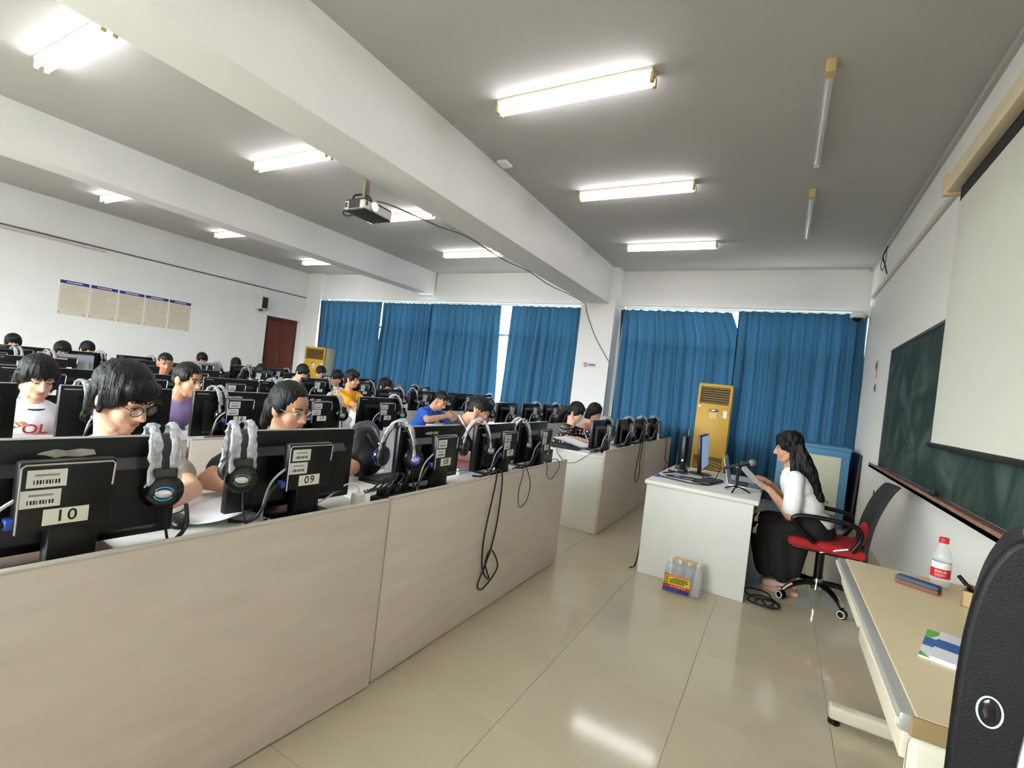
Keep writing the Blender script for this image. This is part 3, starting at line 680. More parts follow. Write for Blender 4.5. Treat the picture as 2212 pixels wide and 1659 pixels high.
# ================================================================== HEADSETS
WRAP = mat('clear_plastic_wrap', (196, 197, 202), 0.10, vary=0.35, scale=45, alpha=0.55, bump=1.0, bscale=75, spec=1.0)
BAND = mat('grey_headband', (44, 42, 43), 0.6, vary=0.1)
LEDS = {'green': mat('led_green', (40, 230, 90), 0.4, vary=0, emit=0.20, emit_c=(30, 235, 90)), 'blue': mat('led_blue', (50, 70, 255), 0.4, vary=0, emit=0.14, emit_c=(40, 60, 255)),
        'cyan': mat('led_cyan', (60, 130, 170), 0.4, vary=0, emit=0.03, emit_c=(80, 205, 240)), 'off': mat('led_off', (150, 158, 160), 0.3, vary=0.1), 'dim': mat('led_dim', (50, 120, 70), 0.4, vary=0, emit=0.01, emit_c=(70, 220, 120))}
def arc_pts(a, b, y, n=13, z0=-0.148, squash=0.0):
    return [(a*math.cos(math.pi*i/(n-1)), y, z0 + b*math.sin(math.pi*i/(n-1))) for i in range(n)]
def headset_meshes():
    out = []
    m = MB(); P = arc_pts(0.072, 0.151, 0.0, 17)
    vs = []; fs = []
    for (x, y, z) in P:
        nx, nz = x/0.072, (z+0.148)/0.151
        for yy, k in ((-0.018, 0), (0.018, 0), (0.018, 0.004), (-0.018, 0.004)): vs.append((x+nx*k, yy, z+nz*k))
    for i in range(16):
        for k in range(4): fs.append((i*4+k, i*4+(k+1) % 4, (i+1)*4+(k+1) % 4, (i+1)*4+k))
    fs += [(0, 1, 2, 3), (67, 66, 65, 64)]
    m.add(vs, fs); out.append(('headband', m.mesh('headband', [BAND]), []))
    for k, yy in enumerate((-0.026, 0.026)):
        m = MB(); rr = random.Random(k); vs = []; fs = []; N = 30; C = 8
        for i, (px, py, pz) in enumerate(arc_pts(0.084, 0.181, yy, N)):
            nx, nz = px/0.084, (pz+0.148)/0.181; ln_ = math.hypot(nx, nz); nx /= ln_; nz /= ln_
            wd = 0.0155 + rr.uniform(-0.0045, 0.0035); sh = rr.uniform(-0.002, 0.002); td = 0.0065 + rr.uniform(-0.003, 0.004)
            for c in range(C):
                an = 2*math.pi*c/C; k2 = td*math.sin(an) + rr.uniform(-0.002, 0.002)
                vs.append((px+nx*k2, py+sh+wd*math.cos(an), pz+nz*k2))
        for i in range(N-1):
            for c in range(C): fs.append((i*C+c, i*C+(c+1) % C, (i+1)*C+(c+1) % C, (i+1)*C+c))
        fs += [tuple(range(C)), tuple(range((N-1)*C, N*C))]
        m.add(vs, fs)
        out.append(('wrapped_wire', m.mesh('wrapped_wire', [WRAP], angle=28), []))
    for s in (1, -1):
        m = MB(); m.revolve((-0.010*s, 0, 0), (0.03*s, 0, 0), [(0, 0.048), (0.006, 0.052), (0.016, 0.050), (0.024, 0.040), (0.027, 0.030), (0.0275, 0.001)], n=22)
        m.rbox(-0.006, 0.010, -0.03, 0.03, 0.035, 0.07, r=0.005)
        cush = MB().revolve((-0.032*s, 0, 0), (0, 0, 0), [(0, 0.030), (0.003, 0.044), (0.012, 0.050), (0.022, 0.048), (0.024, 0.03)], n=22).mesh('cushion', [BLACKSOFT])
        led = MB()
        for a0, a1 in ((0.3, 2.6), (3.44, 5.74)):
            led.tube([(0.0275*s, 0.024*math.cos(a0+(a1-a0)*i/7), 0.019*math.sin(a0+(a1-a0)*i/7)) for i in range(8)], 0.0024, n=5, smooth=2)
        emb = MB().ellipsoid((0.0265*s, 0, 0), (0.004, 0.021, 0.013), n=16).mesh('emblem', [SILVER])
        out.append(('ear_cup', m.mesh('ear_cup', [BLACKGL]), [('cushion', cush), ('light_ring', led.mesh('light_ring', [LEDS['off']])), ('emblem', emb)], (0.083*s, 0, -0.152)))
    out.append(('cable', MB().tube([(0.083, 0.01, -0.200), (0.087, 0.015, -0.26), (0.095, 0.03, -0.315), (0.09, 0.06, -0.322), (0.02, 0.11, -0.322)], 0.004).mesh('cable', [CABLEM]), []))
    return out
HS = headset_meshes()
def headset(x, y, rot, led, label, z=DZ+0.325):
    t = thing('headset', label, 'headset', (x, y, z), R(rot), 'headsets hung on monitors')
    for nm, me, subs, *at in HS:
        o = place(nm, me, t, at[0] if at else None)
        if at:
            o.rotation_euler = (0, 0, R(-(rot + 34) if rot > 22 else -8) if at[0][0] > 0 else R(-0.6*rot if rot > 22 else 8))
        for sn, sm in subs:
            q = place(sn, sm, o)
            if sn == 'light_ring':
                q.material_slots[0].link = 'OBJECT'; q.material_slots[0].material = LEDS[led]
    return t
SEAT = {}
def seat(row, y, num, rot=0.0, hs=None, **k):
    m = monitor(row, y, num, rot, **k)
    SEAT[num] = m.location.copy()
    if hs:
        dy, hr, led = hs
        a = R(rot); c = Vector((m.location.x - 0.006 - math.sin(a)*dy, y + math.cos(a)*dy))
        headset(c.x, c.y, rot + hr, led, 'plastic-wrapped black headset on the %s monitor from the curtains, %s desk row' % (ORD[int(num) % 10], ROWN[row]))
# first row
seat(0, 0.56, '10', -3.5, (0.215, -10, 'cyan'), peel=True, x=-1.63)
seat(0, 1.27, '09', -3.5, (-0.225, -18, 'dim'), x=-1.64)
seat(0, 2.08, '08', 0, (-0.245, 34, 'blue'), peel=True)
seat(0, 2.76, '07', 2, (-0.225, 38, 'off'))
seat(0, 3.31, '06', 3, (-0.235, 58, 'off'))
seat(0, 4.90, '05', 0, (0.19, 52, 'off'))
seat(0, 5.76, '04', 0, (0.20, 45, 'off'))
seat(0, 6.42, '03', 0, (0.20, 40, 'off'))
seat(0, 7.16, '02', 0, (0.18, 48, 'off'))
# second row
seat(1, 0.62, '20', 0, None)
seat(1, 1.30, '19', 0, (-0.15, 8, 'blue'))
seat(1, 1.95, '18', 0, (-0.12, 12, 'green'), peel=True)
seat(1, 2.60, '17', 0, (0.19, 28, 'cyan'), peel=True)
seat(1, 3.32, '16', 0, (0.19, 40, 'cyan'))
seat(1, 4.98, '15', 0, (0.20, 40, 'off'))
seat(1, 5.70, '14', 0, None)
seat(1, 6.40, '13', 0, (0.21, 50, 'off'))
seat(1, 7.10, '12', 0, (0.24, 42, 'off'))
seat(1, 7.66 - 0.12 + 0.13, '11', 0, None)
# third row
seat(2, 1.42, '29', 0, (-0.10, 10, 'off'))
seat(2, 2.08, '28', 0, None)
seat(2, 2.76, '27', 0, None)
seat(2, 3.31, '26', 0, (-0.12, 25, 'off'))
seat(2, 4.92, '25', 0, (0.19, 35, 'off'))
seat(2, 5.60, '24', 0, (-0.20, 35, 'off'))
seat(2, 6.14, '23', 0, None)
seat(2, 6.70, '22', 0, None)
seat(2, 7.30, '21', 0, (0.20, 50, 'off'))
# fourth row
seat(3, 1.72, '39', 0, None)
seat(3, 2.52, '38', 0, None)
seat(3, 3.18, '37', 0, None)
seat(3, 4.87, '35', 0, (0.20, 15, 'off'))
seat(3, 5.75, '34', 0, (0.20, 40, 'off'))
seat(3, 6.50, '33', 0, (-0.2, 40, 'off'))
seat(3, 7.28, '32', 0, (-0.18, 40, 'off'))
# fifth row
seat(4, 1.84, '49', 0, (0.16, 8, 'off'))
seat(4, 2.44, '48', 0, (-0.16, 4, 'off'), kind='silver')
seat(4, 3.14, '47', 0, None)
seat(4, 3.50+0.28, '46', 0, (0.12, 30, 'off'))
seat(4, 4.87, '45', 0, (-0.2, 30, 'off'))
seat(4, 5.60, '44', 0, (0.1, 30, 'off'))
seat(4, 6.4, '43', 0, (0.15, 40, 'off'))
seat(4, 7.2, '42', 0, None)
# sixth row
seat(5, 2.45, '59', 0, None)
seat(5, 3.10, '58', 0, (0.18, 20, 'off'))
seat(5, 3.85-0.1, '57', 0, (0.2, 30, 'off'))
seat(5, 4.80, '55', 0, (0.2, 25, 'off'), kind='silver')
seat(5, 5.50, '54', 0, (0.1, 30, 'off'))
seat(5, 6.20, '53', 0, (0.2, 30, 'off'))
for p in (MON, MONS):
    for c in list(p.children_recursive): bpy.data.objects.remove(c)
    bpy.data.objects.remove(p)
# ================================================================== PEOPLE
import numpy as np
SKIN = {'a': mat('skin_tan', (198, 146, 114), 0.52, vary=0.06, scale=14), 'b': mat('skin_light', (216, 168, 138), 0.52, vary=0.06, scale=14), 'c': mat('skin_brown', (176, 116, 84), 0.5, vary=0.06, scale=14)}
HAIRM = mat('black_hair', (9, 8, 8), 0.5, spec=0.3, vary=0.35, scale=60, bump=0.5, bscale=160, stretch=(1, 1, 0.15))
HAIRB = mat('brown_hair', (26, 17, 13), 0.5, spec=0.3, vary=0.3, scale=60, bump=0.5, bscale=160, stretch=(1, 1, 0.15))
LIPM = mat('lips', (186, 118, 102), 0.45, vary=0.05); EYEW = mat('eye_white', (222, 214, 208), 0.3, vary=0.0); EYED = mat('dark_iris', (26, 18, 14), 0.2, vary=0.0)
LENS = bpy.data.materials.new('spectacle_lens'); LENS.use_nodes = True; MATS['spectacle_lens'] = LENS
gn = LENS.node_tree; gn.nodes.clear()
go = gn.nodes.new('ShaderNodeOutputMaterial'); gt = gn.nodes.new('ShaderNodeBsdfTransparent'); gg = gn.nodes.new('ShaderNodeBsdfGlossy'); gm = gn.nodes.new('ShaderNodeMixShader')
gg.inputs['Roughness'].default_value = 0.05; gm.inputs[0].default_value = 0.10
gn.links.new(gt.outputs[0], gm.inputs[1]); gn.links.new(gg.outputs[0], gm.inputs[2]); gn.links.new(gm.outputs[0], go.inputs[0])
def remesh(mb, voxel, smooth=4, fac=0.5):
    me = bpy.data.meshes.new('blend'); me.from_pydata(mb.v, [], mb.f)
    bm = bmesh.new(); bm.from_mesh(me); bmesh.ops.recalc_face_normals(bm, faces=list(bm.faces)); bm.to_mesh(me); bm.free()
    o = bpy.data.objects.new('blend', me); COL.objects.link(o)
    r = o.modifiers.new('r', 'REMESH'); r.mode = 'VOXEL'; r.voxel_size = voxel; r.use_smooth_shade = True
    if smooth:
        s = o.modifiers.new('s', 'SMOOTH'); s.factor = fac; s.iterations = smooth
    out = evaluated(o)
    bpy.data.objects.remove(o); bpy.data.meshes.remove(me)
    out.shade_smooth()
    return out
def noisy(me, amp, sx, sz, seed=0.0):
    n = len(me.vertices)
    co = np.empty(n*3, dtype=np.float32); me.vertices.foreach_get('co', co)
    no = np.empty(n*3, dtype=np.float32); me.vertex_normals.foreach_get('vector', no)
    co = co.reshape(-1, 3); no = no.reshape(-1, 3)
    d = np.array([noise.noise((p[0]*sx+seed, p[1]*sx, p[2]*sz)) for p in co.tolist()], dtype=np.float32)*amp
    me.vertices.foreach_set('co', (co + no*d[:, None]).ravel()); me.update()
def ik(S, T, l1, l2, pole):
    d = T-S; L = min(d.length, (l1+l2)*0.995); dn = d.normalized()
    T = S + dn*L
    a = (l1*l1 - l2*l2 + L*L)/(2*L); h = math.sqrt(max(l1*l1-a*a, 1e-6))
    p = pole - dn*pole.dot(dn); p = p.normalized()
    return S + dn*a + p*h, T
def head_prims(mb):
    E = mb.ellipsoid
    E((-0.010, 0, 0.030), (0.092, 0.076, 0.088), n=22)
    E((0.030, 0, -0.040), (0.060, 0.059, 0.076), n=20)
    E((-0.012, 0, -0.045), (0.060, 0.060, 0.055), n=16)
    E((0.054, 0, -0.096), (0.030, 0.034, 0.024), n=14)
    for s in (-1, 1):
        E((0.043, 0.034*s, -0.040), (0.036, 0.026, 0.034), n=12)
        E((0.070, 0.030*s, 0.014), (0.016, 0.024, 0.010), n=10)
        E((0.093, 0.0115*s, -0.037), (0.011, 0.010, 0.009), n=8)
        E((-0.008, 0.0775*s, -0.012), (0.021, 0.009, 0.033), n=12, rot=Euler((R(8)*s, R(-12), R(-22)*s)))
        mb.capsule((0.0, 0.056*s, -0.055), (0.045, 0.034*s, -0.096), 0.024, 0.020, n=8)
    mb.capsule((0.080, 0, 0.006), (0.103, 0, -0.034), 0.0095, 0.0125, n=10)
    E((0.076, 0, -0.070), (0.014, 0.026, 0.017), n=10)
def hair_prims(mb, style):
    E = mb.ellipsoid
    if style == 'crew':
        E((-0.014, 0, 0.038), (0.094, 0.078, 0.090), n=22); E((0.03, 0, 0.085), (0.05, 0.058, 0.035), n=14); E((-0.05, 0, 0.0), (0.05, 0.066, 0.06), n=14)
    elif style == 'tight':
        E((-0.016, 0, 0.037), (0.096, 0.081, 0.090), n=22); E((-0.05, 0, -0.01), (0.054, 0.072, 0.06), n=14)
        for s in (-1, 1): E((0.01, 0.062*s, 0.03), (0.05, 0.02, 0.045), n=10)
    else:
        E((-0.018, 0, 0.038) if style != 'mullet' else (-0.025, 0, 0.042), (0.102, 0.088, 0.098) if style != 'mullet' else (0.099, 0.086, 0.094), n=22); E((-0.055, 0, -0.02), (0.052, 0.074, 0.065), n=16)
        for s in (-1, 1): E((0.012 if style != 'mullet' else -0.01, 0.070*s, 0.018), (0.044, 0.020, 0.052), n=12)
        if style in ('bowl', 'mop'):
            E((0.052, 0, 0.064), (0.046, 0.072, 0.040), n=16)
            for k, (yy, zz) in enumerate(((-0.05, 0.035), (-0.025, 0.030), (0.0, 0.034), (0.025, 0.028), (0.048, 0.036))):
                mb.capsule((0.060, yy*0.8, 0.075), (0.082 - abs(yy)*0.35, yy, zz), 0.018, 0.008, n=8)
        if style == 'mop':
            E((-0.025, 0, 0.050), (0.102, 0.092, 0.092), n=20)
            for s in (-1, 1):
                mb.capsule((0.0, 0.080*s, 0.02), (0.006, 0.083*s, -0.045), 0.024, 0.010, n=8); mb.capsule((-0.05, 0.072*s, 0), (-0.05, 0.070*s, -0.085), 0.028, 0.012, n=8)
            mb.capsule((-0.08, 0, -0.01), (-0.075, 0, -0.09), 0.04, 0.02, n=10)
        if style == 'quiff':
            E((0.045, 0, 0.088), (0.050, 0.066, 0.036), n=16)
            for s in (-1, 1): mb.capsule((0.055, 0.03*s, 0.085), (0.078, 0.045*s, 0.058), 0.02, 0.01, n=8)
        if style == 'mullet':
            mb.capsule((-0.085, 0.02, 0.0), (-0.105, 0.02, -0.10), 0.038, 0.030, n=10); mb.capsule((-0.085, -0.03, 0.0), (-0.098, -0.03, -0.11), 0.038, 0.026, n=10)
        if style in ('pony', 'bun'):
            E((0.04, 0, 0.075), (0.042, 0.062, 0.036), n=14)
        if style == 'pony':
            E((-0.115, 0, -0.01), (0.035, 0.035, 0.035), n=10)
            mb.capsule((-0.125, 0, -0.02), (-0.155, -0.01, -0.12), 0.036, 0.034, n=10); mb.capsule((-0.155, -0.01, -0.12), (-0.150, -0.01, -0.21), 0.034, 0.012, n=10)
        if style == 'bob':
            E((0.022, 0, 0.086), (0.048, 0.066, 0.032), n=14)
            for s in (-1, 1):
                mb.capsule((0.0, 0.078*s, 0.02), (-0.012, 0.080*s, -0.085), 0.028, 0.022, n=10)
            mb.capsule((-0.07, 0.03, 0), (-0.07, 0.03, -0.10), 0.045, 0.03, n=10); mb.capsule((-0.07, -0.03, 0), (-0.07, -0.03, -0.10), 0.045, 0.03, n=10)
        if style == 'long':
            E((0.040, 0, 0.080), (0.044, 0.066, 0.034), n=14)
            for s in (-1, 1): mb.capsule((0.0, 0.076*s, 0.03), (-0.03, 0.080*s, -0.05), 0.024, 0.026, n=10)
            for yy in (-0.065, -0.022, 0.022, 0.065):
                mb.capsule((-0.06, yy, 0.0), (-0.105, yy*1.3, -0.18), 0.048, 0.056, n=10); mb.capsule((-0.105, yy*1.3, -0.18), (-0.150, yy*1.2, -0.40), 0.056, 0.030, n=10)
            for s in (-1, 1):
                mb.capsule((-0.035, 0.078*s, -0.03), (-0.02, 0.098*s, -0.17), 0.036, 0.042, n=10); mb.capsule((-0.02, 0.098*s, -0.17), (0.035, 0.105*s, -0.31), 0.042, 0.014, n=10)
def hand_prims(mb, Wp, fwd, up, side, curl=0.5, spread=1.0, r=0.0085):
    mb.capsule(Wp - fwd*0.01, Wp + fwd*0.02, 0.024, 0.024, n=10)
    Q = Matrix((fwd, side, up)).transposed()
    mb.ellipsoid(Wp + fwd*0.050, (0.050, 0.038, 0.017), n=14, rot=Q)
    for k, (o, L) in enumerate(((-0.028, 0.062), (-0.0095, 0.072), (0.0095, 0.068), (0.028, 0.052))):
        b0 = Wp + fwd*0.082 + side*o
        d1 = (fwd*math.cos(curl*0.7) - up*math.sin(curl*0.7) + side*o*spread*2).normalized(); d2 = (fwd*math.cos(curl*1.9) - up*math.sin(curl*1.9) + side*o*spread).normalized()
        m = b0 + d1*L*0.52
        mb.capsule(b0 - fwd*0.012, m, r*1.12, r, n=8); mb.capsule(m, m + d2*L*0.48, r, r*0.82, n=8)
def thumb_prims(mb, Wp, fwd, up, side, inward):
    b0 = Wp + fwd*0.025 + side*inward*0.028; m = b0 + (fwd*0.75 + side*inward*0.65 - up*0.15).normalized()*0.040
    mb.capsule(b0, m, 0.013, 0.0105, n=8); mb.capsule(m, m + (fwd*0.95 + side*inward*0.15 - up*0.25).normalized()*0.032, 0.0105, 0.008, n=8)
STRIPE_W = mat('white_stripe', (232, 230, 228), 0.7); STRIPE_R = mat('maroon_stripe', (92, 30, 44), 0.7)
TROUS = mat('dark_trousers', (40, 42, 52), 0.8, vary=0.1); SHOEM = mat('grey_trainers', (120, 120, 124), 0.7)
STOOLM = mat('blue_grey_stool', (88, 96, 110), 0.5); 
STOOL = None
INFO = {}
def stool(x, y, rot, label):
    t = thing('stool', label, 'stool', (x, y, 0), rot, 'stools behind the desks')
    global STOOL
    if STOOL is None:
        STOOL = [MB().rbox(-0.17, 0.17, -0.17, 0.17, 0.385, 0.41, r=0.01).mesh('seat', [STOOLM])]
        for sx in (-1, 1):
            for sy in (-1, 1): STOOL.append(MB().cyl((0.17*sx, 0.17*sy, 0), (0.13*sx, 0.13*sy, 0.39), 0.012).mesh('leg', [DARKGREY]))
    for i, me in enumerate(STOOL): place('seat' if i == 0 else 'leg', me, t)
def person(label, hx, hy, ztop, yaw=0, reach=0.22, pitch=15, hyaw=0, hroll=0, skin='a', hair='short', hairm=None, shirt=None, det=False, glasses=None,
           lh=None, rh=None, collar=None, sleeve=0.62, hs=1.0, eyes=0.35, hip_z=0.52, legs='sit', curl=0.55, top_extra=None, sit=True, sleeve_m=None, hand_up=(0, 0, 1), build=1.0, neck=(0.035, 0.150), lpole=None, rpole=None):
    """seated figure. hx,hy = head centre in the room, ztop = crown height; lh/rh = wrist targets in the room."""
    ya = R(yaw); c, s = math.cos(ya), math.sin(ya)
    ox, oy = hx - reach*c, hy - reach*s
    root = thing('person', label, 'person', (ox, oy, 0), ya, 'people in the classroom')
    def loc(p): dx, dy = p[0]-ox, p[1]-oy; return Vector((c*dx+s*dy, -s*dx+c*dy, p[2]))
    HC = Vector((reach, 0, ztop - 0.118*hs))
    Rh = Euler((R(hroll), R(pitch), R(hyaw)), 'XYZ').to_matrix()
    Mh = Matrix.Translation(HC) @ Rh.to_4x4() @ Matrix.Scale(hs, 4)
    hip = Vector((0, 0, hip_z))
    vox = 0.0042 if det else 0.008
    nb_top = Mh @ Vector((-0.022, 0, -0.07))
    sp = (HC - hip); d = sp.normalized()
    T = HC - Vector((neck[0], 0, neck[1])) - d*0.035
    sd = (T - hip).normalized(); lean = math.atan2(sd.x, sd.z)
    Q = Euler((0, lean, 0)).to_matrix()
    L = (T-hip).length
    w = build
    S = {+1: T + Q @ Vector((0.0, 0.165*w, -0.045)), -1: T + Q @ Vector((0.0, -0.165*w, -0.045))}
    tgt = {+1: loc(lh) if lh else Vector((0.36, 0.17, DZ+0.035)), -1: loc(rh) if rh else Vector((0.36, -0.17, DZ+0.035))}
    arm = {}
    for k in (1, -1):
        pole = Vector((-0.15, 0.42*k, -0.8))
        if k == 1 and lpole: pole = Vector(lpole)
        if k == -1 and rpole: pole = Vector(rpole)
        E, Wp = ik(S[k], tgt[k], 0.275, 0.245, pole)
        if sit:                                    # keep a forearm that lies over the worktop above it
            edge = min(x for x in ROWX if x > hx) - 0.62
            for _ in range(14):
                if ox + c*E.x - s*E.y < edge - 0.05 or E.z > DZ + 0.046: break
                pole = pole + Vector((0, 0.10*k, 0.14)); E, Wp = ik(S[k], tgt[k], 0.275, 0.245, pole)
        arm[k] = (S[k], E, Wp)
    # ---- body
    b = MB()
    b.ellipsoid(hip, (0.12*w, 0.155*w, 0.11), n=18, rot=Q); b.ellipsoid(hip + sd*L*0.38, (0.102*w, 0.138*w, 0.15), n=18, rot=Q); b.ellipsoid(hip + sd*L*0.74, (0.105*w, 0.145*w, 0.15), n=18, rot=Q)
    b.capsule(S[1], S[-1], 0.050, 0.050, n=12)
    b.capsule(T - d*0.05, T + (nb_top-T)*0.3, 0.072, 0.056, n=14); b.capsule(T, nb_top, 0.056, 0.051, n=14)
    for k in (1, -1):
        A, E, Wp = arm[k]
        b.capsule(A, E, 0.046, 0.039, n=12); b.capsule(E, E + (Wp-E)*0.35, 0.039, 0.039, n=12); b.capsule(E + (Wp-E)*0.35, Wp, 0.039, 0.026, n=12)
        fw = (Wp-E).normalized(); fw = (fw + Vector((0.15, -0.1*k, -0.12 if tgt[k].z < DZ+0.09 else 0))).normalized()
        up = Vector(hand_up); up = (up - fw*up.dot(fw)).normalized(); side = up.cross(fw)
        hand_prims(b, Wp, fw, up, side, curl, r=0.0088 if det else 0.0105); thumb_prims(b, Wp, fw, up, side, -k)
    if legs == 'skirt':
        for k in (1, -1):
            b.capsule(hip + Vector((0, 0.085*k, -0.02)), (0.36, 0.09*k, 0.44), 0.07, 0.052, n=10); b.capsule((0.36, 0.09*k, 0.44), (0.14, 0.075*k, 0.10), 0.05, 0.034, n=10)
            b.capsule((0.13, 0.075*k, 0.045), (0.26, 0.085*k, 0.032), 0.034, 0.026, n=10)
    b.M = Mh; head_prims(b); b.M = Matrix.Identity(4)
    me = remesh(b, vox, 5 if det else 2); me.materials.append(SKIN[skin]); me.name = 'body'
    body = place('body', me, root)
    # ---- shirt
    g = MB(); i = 0.013
    g.ellipsoid(hip + Vector((0, 0, 0.01)), (0.12*w+i+0.004, 0.155*w+i+0.004, 0.10), n=18, rot=Q); g.ellipsoid(hip + sd*L*0.38, (0.102*w+i+0.006, 0.138*w+i+0.006, 0.16), n=18, rot=Q); g.ellipsoid(hip + sd*L*0.74, (0.105*w+i, 0.145*w+i, 0.15+i*0.6), n=18, rot=Q)
    g.capsule(S[1], S[-1], 0.050+i, 0.050+i, n=12)
    g.capsule(T - d*0.07, T - d*0.012, 0.085, 0.068, n=14)
    for k in (1, -1):
        A, E, Wp = arm[k]; full = sleeve > 1
        B = E if full else A + (E-A)*sleeve
        g.capsule(A, B, 0.047+i, 0.047+i*(1.3 if not full else 0.8), n=12)
        if full: g.capsule(B, E + (Wp-E)*(sleeve-1), 0.041+i, 0.032+i, n=12)
    if top_extra: top_extra(g, hip, T, sd, L, Q)
    me = remesh(g, 0.008 if det else 0.011, 3); noisy(me, 0.006, 9, 6, seed=hx*3)
    me.materials.append(shirt); me.name = 'shirt'
    sh = place('shirt', me, root)
    nk = T + (nb_top-T)*0.10 - Vector((0, 0, 0.006)); nd = (nb_top-T).normalized(); u = Vector((0, 1, 0)); v2 = nd.cross(u).normalized()
    ring = [nk + (u*math.cos(a*math.pi/8)*0.072 + v2*math.sin(a*math.pi/8)*0.072) - nd*0.018*math.cos((a-12)*math.pi/8) for a in range(16)]
    if collar == 'polo':
        MB().tube([p + nd*0.002 - (p-nk)*-0.02 for p in ring], 0.010, closed=True, smooth=2).build('collar', STRIPE_R, sh)
        MB().tube([p + nd*0.016 for p in ring], 0.008, closed=True, smooth=2).build('collar_stripe', STRIPE_W, sh)
    else:
        MB().tube(ring, 0.006, closed=True, smooth=2).build('collar', collar or shirt, sh)
    if collar == 'polo':
        for k in (1, -1):
            A, E, Wp = arm[k]; p = A + (E-A)*(sleeve+0.22); a = (E-A).normalized(); u2 = a.orthogonal().normalized(); w2 = a.cross(u2)
            MB().tube([p + (u2*math.cos(x*math.pi/6) + w2*math.sin(x*math.pi/6))*0.063 for x in range(12)], 0.006, closed=True, smooth=2).build('cuff_stripe', STRIPE_W, sh)
    # ---- trousers, shoes
    if legs == 'sit':
        tr = MB(); tr.ellipsoid(hip - Vector((0, 0, 0.03)), (0.135*w, 0.168*w, 0.10), n=16)
        for k in (1, -1):
            tr.capsule(hip + Vector((0, 0.085*k, -0.02)), (0.40, 0.11*k, 0.50), 0.092, 0.070, n=10); tr.capsule((0.40, 0.11*k, 0.50), (0.36, 0.11*k, 0.12), 0.068, 0.056, n=10)
        me = remesh(tr, 0.014, 3); me.materials.append(TROUS); place('trousers', me, root)
        for k in (1, -1):
            MB().capsule((0.33, 0.11*k, 0.046), (0.52, 0.125*k, 0.036), 0.046, 0.036, n=12).build('shoe', SHOEM, root)
    if legs == 'skirt':
        tr = MB(); tr.ellipsoid(hip - Vector((0, 0, 0.03)), (0.150*w, 0.185*w, 0.12), n=18)
        for yy in (-0.14, -0.05, 0.05, 0.14):
            tr.capsule(hip + Vector((0.0, yy*0.85, -0.01)), (0.35, yy, 0.45), 0.095, 0.088, n=12)
            tr.capsule((0.34, yy, 0.44), (0.28, yy*1.1, 0.18), 0.086, 0.075, n=12)
            tr.capsule((0.10, yy*0.9, 0.44), (0.10, yy*0.9, 0.20), 0.09, 0.06, n=12)
            tr.capsule((0.22, yy, 0.40), (0.18, yy*1.1, 0.165), 0.09, 0.075, n=12)
        me = remesh(tr, 0.009, 4); noisy(me, 0.016, 11, 2.5, seed=3); me.materials.append(mat('black_skirt', (20, 20, 21), 0.85, vary=0.2, scale=40, bump=0.3, bscale=90)); place('skirt', me, root)
    if sleeve_m:
        for k in (1, -1):
            A, E, Wp = arm[k]; m2 = MB(); m2.capsule(A + Vector((0, -0.01*k, 0.012)), A + (E-A)*sleeve, 0.064, 0.068, n=18)
            m2.build('sleeve', sleeve_m, sh)
    # ---- hair
    h = MB(); h.M = Mh; hair_prims(h, hair)
    me = remesh(h, 0.0045 if det else 0.008, 10 if det else 4); noisy(me, 0.0035, 90, 14, seed=hy)
    if hair == 'long': noisy(me, 0.010, 38, 9, seed=hy+5)
    me.materials.append(hairm or HAIRM); place('hair', me, root)
    # ---- face
    for k in (1, -1):
        e = MB(); e.M = Mh; e.ellipsoid((0.0725, 0.030*k, -0.003), (0.011, 0.0135, 0.0095*eyes+0.002), n=12); e.ellipsoid((0.0815, 0.030*k, -0.0035), (0.0035, 0.0058, 0.0075*eyes+0.0015), n=10, mi=1)
        e.build('eye', [EYEW, EYED], body)
        e = MB(); e.M = Mh; e.tube([(0.0815, 0.0165*k, -0.001), (0.0855, 0.029*k, 0.0015+0.006*eyes), (0.076, 0.0455*k, -0.0015)], 0.0017, n=5).build('eyelid_line', EYED, body)
        e = MB(); e.M = Mh; e.tube([(0.0875, 0.013*k, 0.020), (0.086, 0.031*k, 0.026), (0.071, 0.049*k, 0.021)], lambda t: 0.0036-0.0015*t, n=5).build('eyebrow', HAIRM, body)
    e = MB(); e.M = Mh; e.ellipsoid((0.0865, 0, -0.0645), (0.0055, 0.021, 0.0042), n=12); e.ellipsoid((0.0855, 0, -0.0715), (0.0065, 0.018, 0.0052), n=12); e.build('lips', LIPM, body)
    if glasses:
        fm, rad, th = glasses
        gl = thing('g', '', ''); gl.name = 'glasses'
        for kk in ('label', 'category'): del gl[kk]
        gl.parent = root
        for k in (1, -1):
            e = MB(); e.M = Mh
            e.tube([(0.098 - 0.006*abs(math.cos(a)) if False else 0.1 - 0.10*abs(0.033*k + rad*1.12*math.cos(a)), 0.033*k + rad*1.12*math.cos(a), -0.006 + rad*0.92*math.sin(a)) for a in [i2*math.pi/8 for i2 in range(16)]], th, n=6, closed=True, smooth=2)
            e.build('rim', fm, gl)
            e = MB(); e.M = Mh
            e.prism([(0.033*k + rad*1.1*math.cos(a), -0.006 + rad*0.9*math.sin(a)) for a in [i2*math.pi/8 for i2 in range(16)]], 'x', 0.0955, 0.0965)
            e.build('lens', LENS, gl, smooth=False)
            e = MB(); e.M = Mh; e.tube([(0.094, (0.033+rad*1.1)*k, 0.0), (0.04, 0.078*k, 0.002), (0.0, 0.082*k, 0.0), (-0.012, 0.080*k, -0.02)], th, n=5).build('temple', fm, gl)
        e = MB(); e.M = Mh; e.tube([(0.0975, -0.012, -0.001), (0.103, 0, 0.002), (0.0975, 0.012, -0.001)], th, n=5).build('bridge', fm, gl)
    if sit: stool(ox-0.02, oy, ya, 'plain stool under the ' + ' '.join(label.split()[:11]))
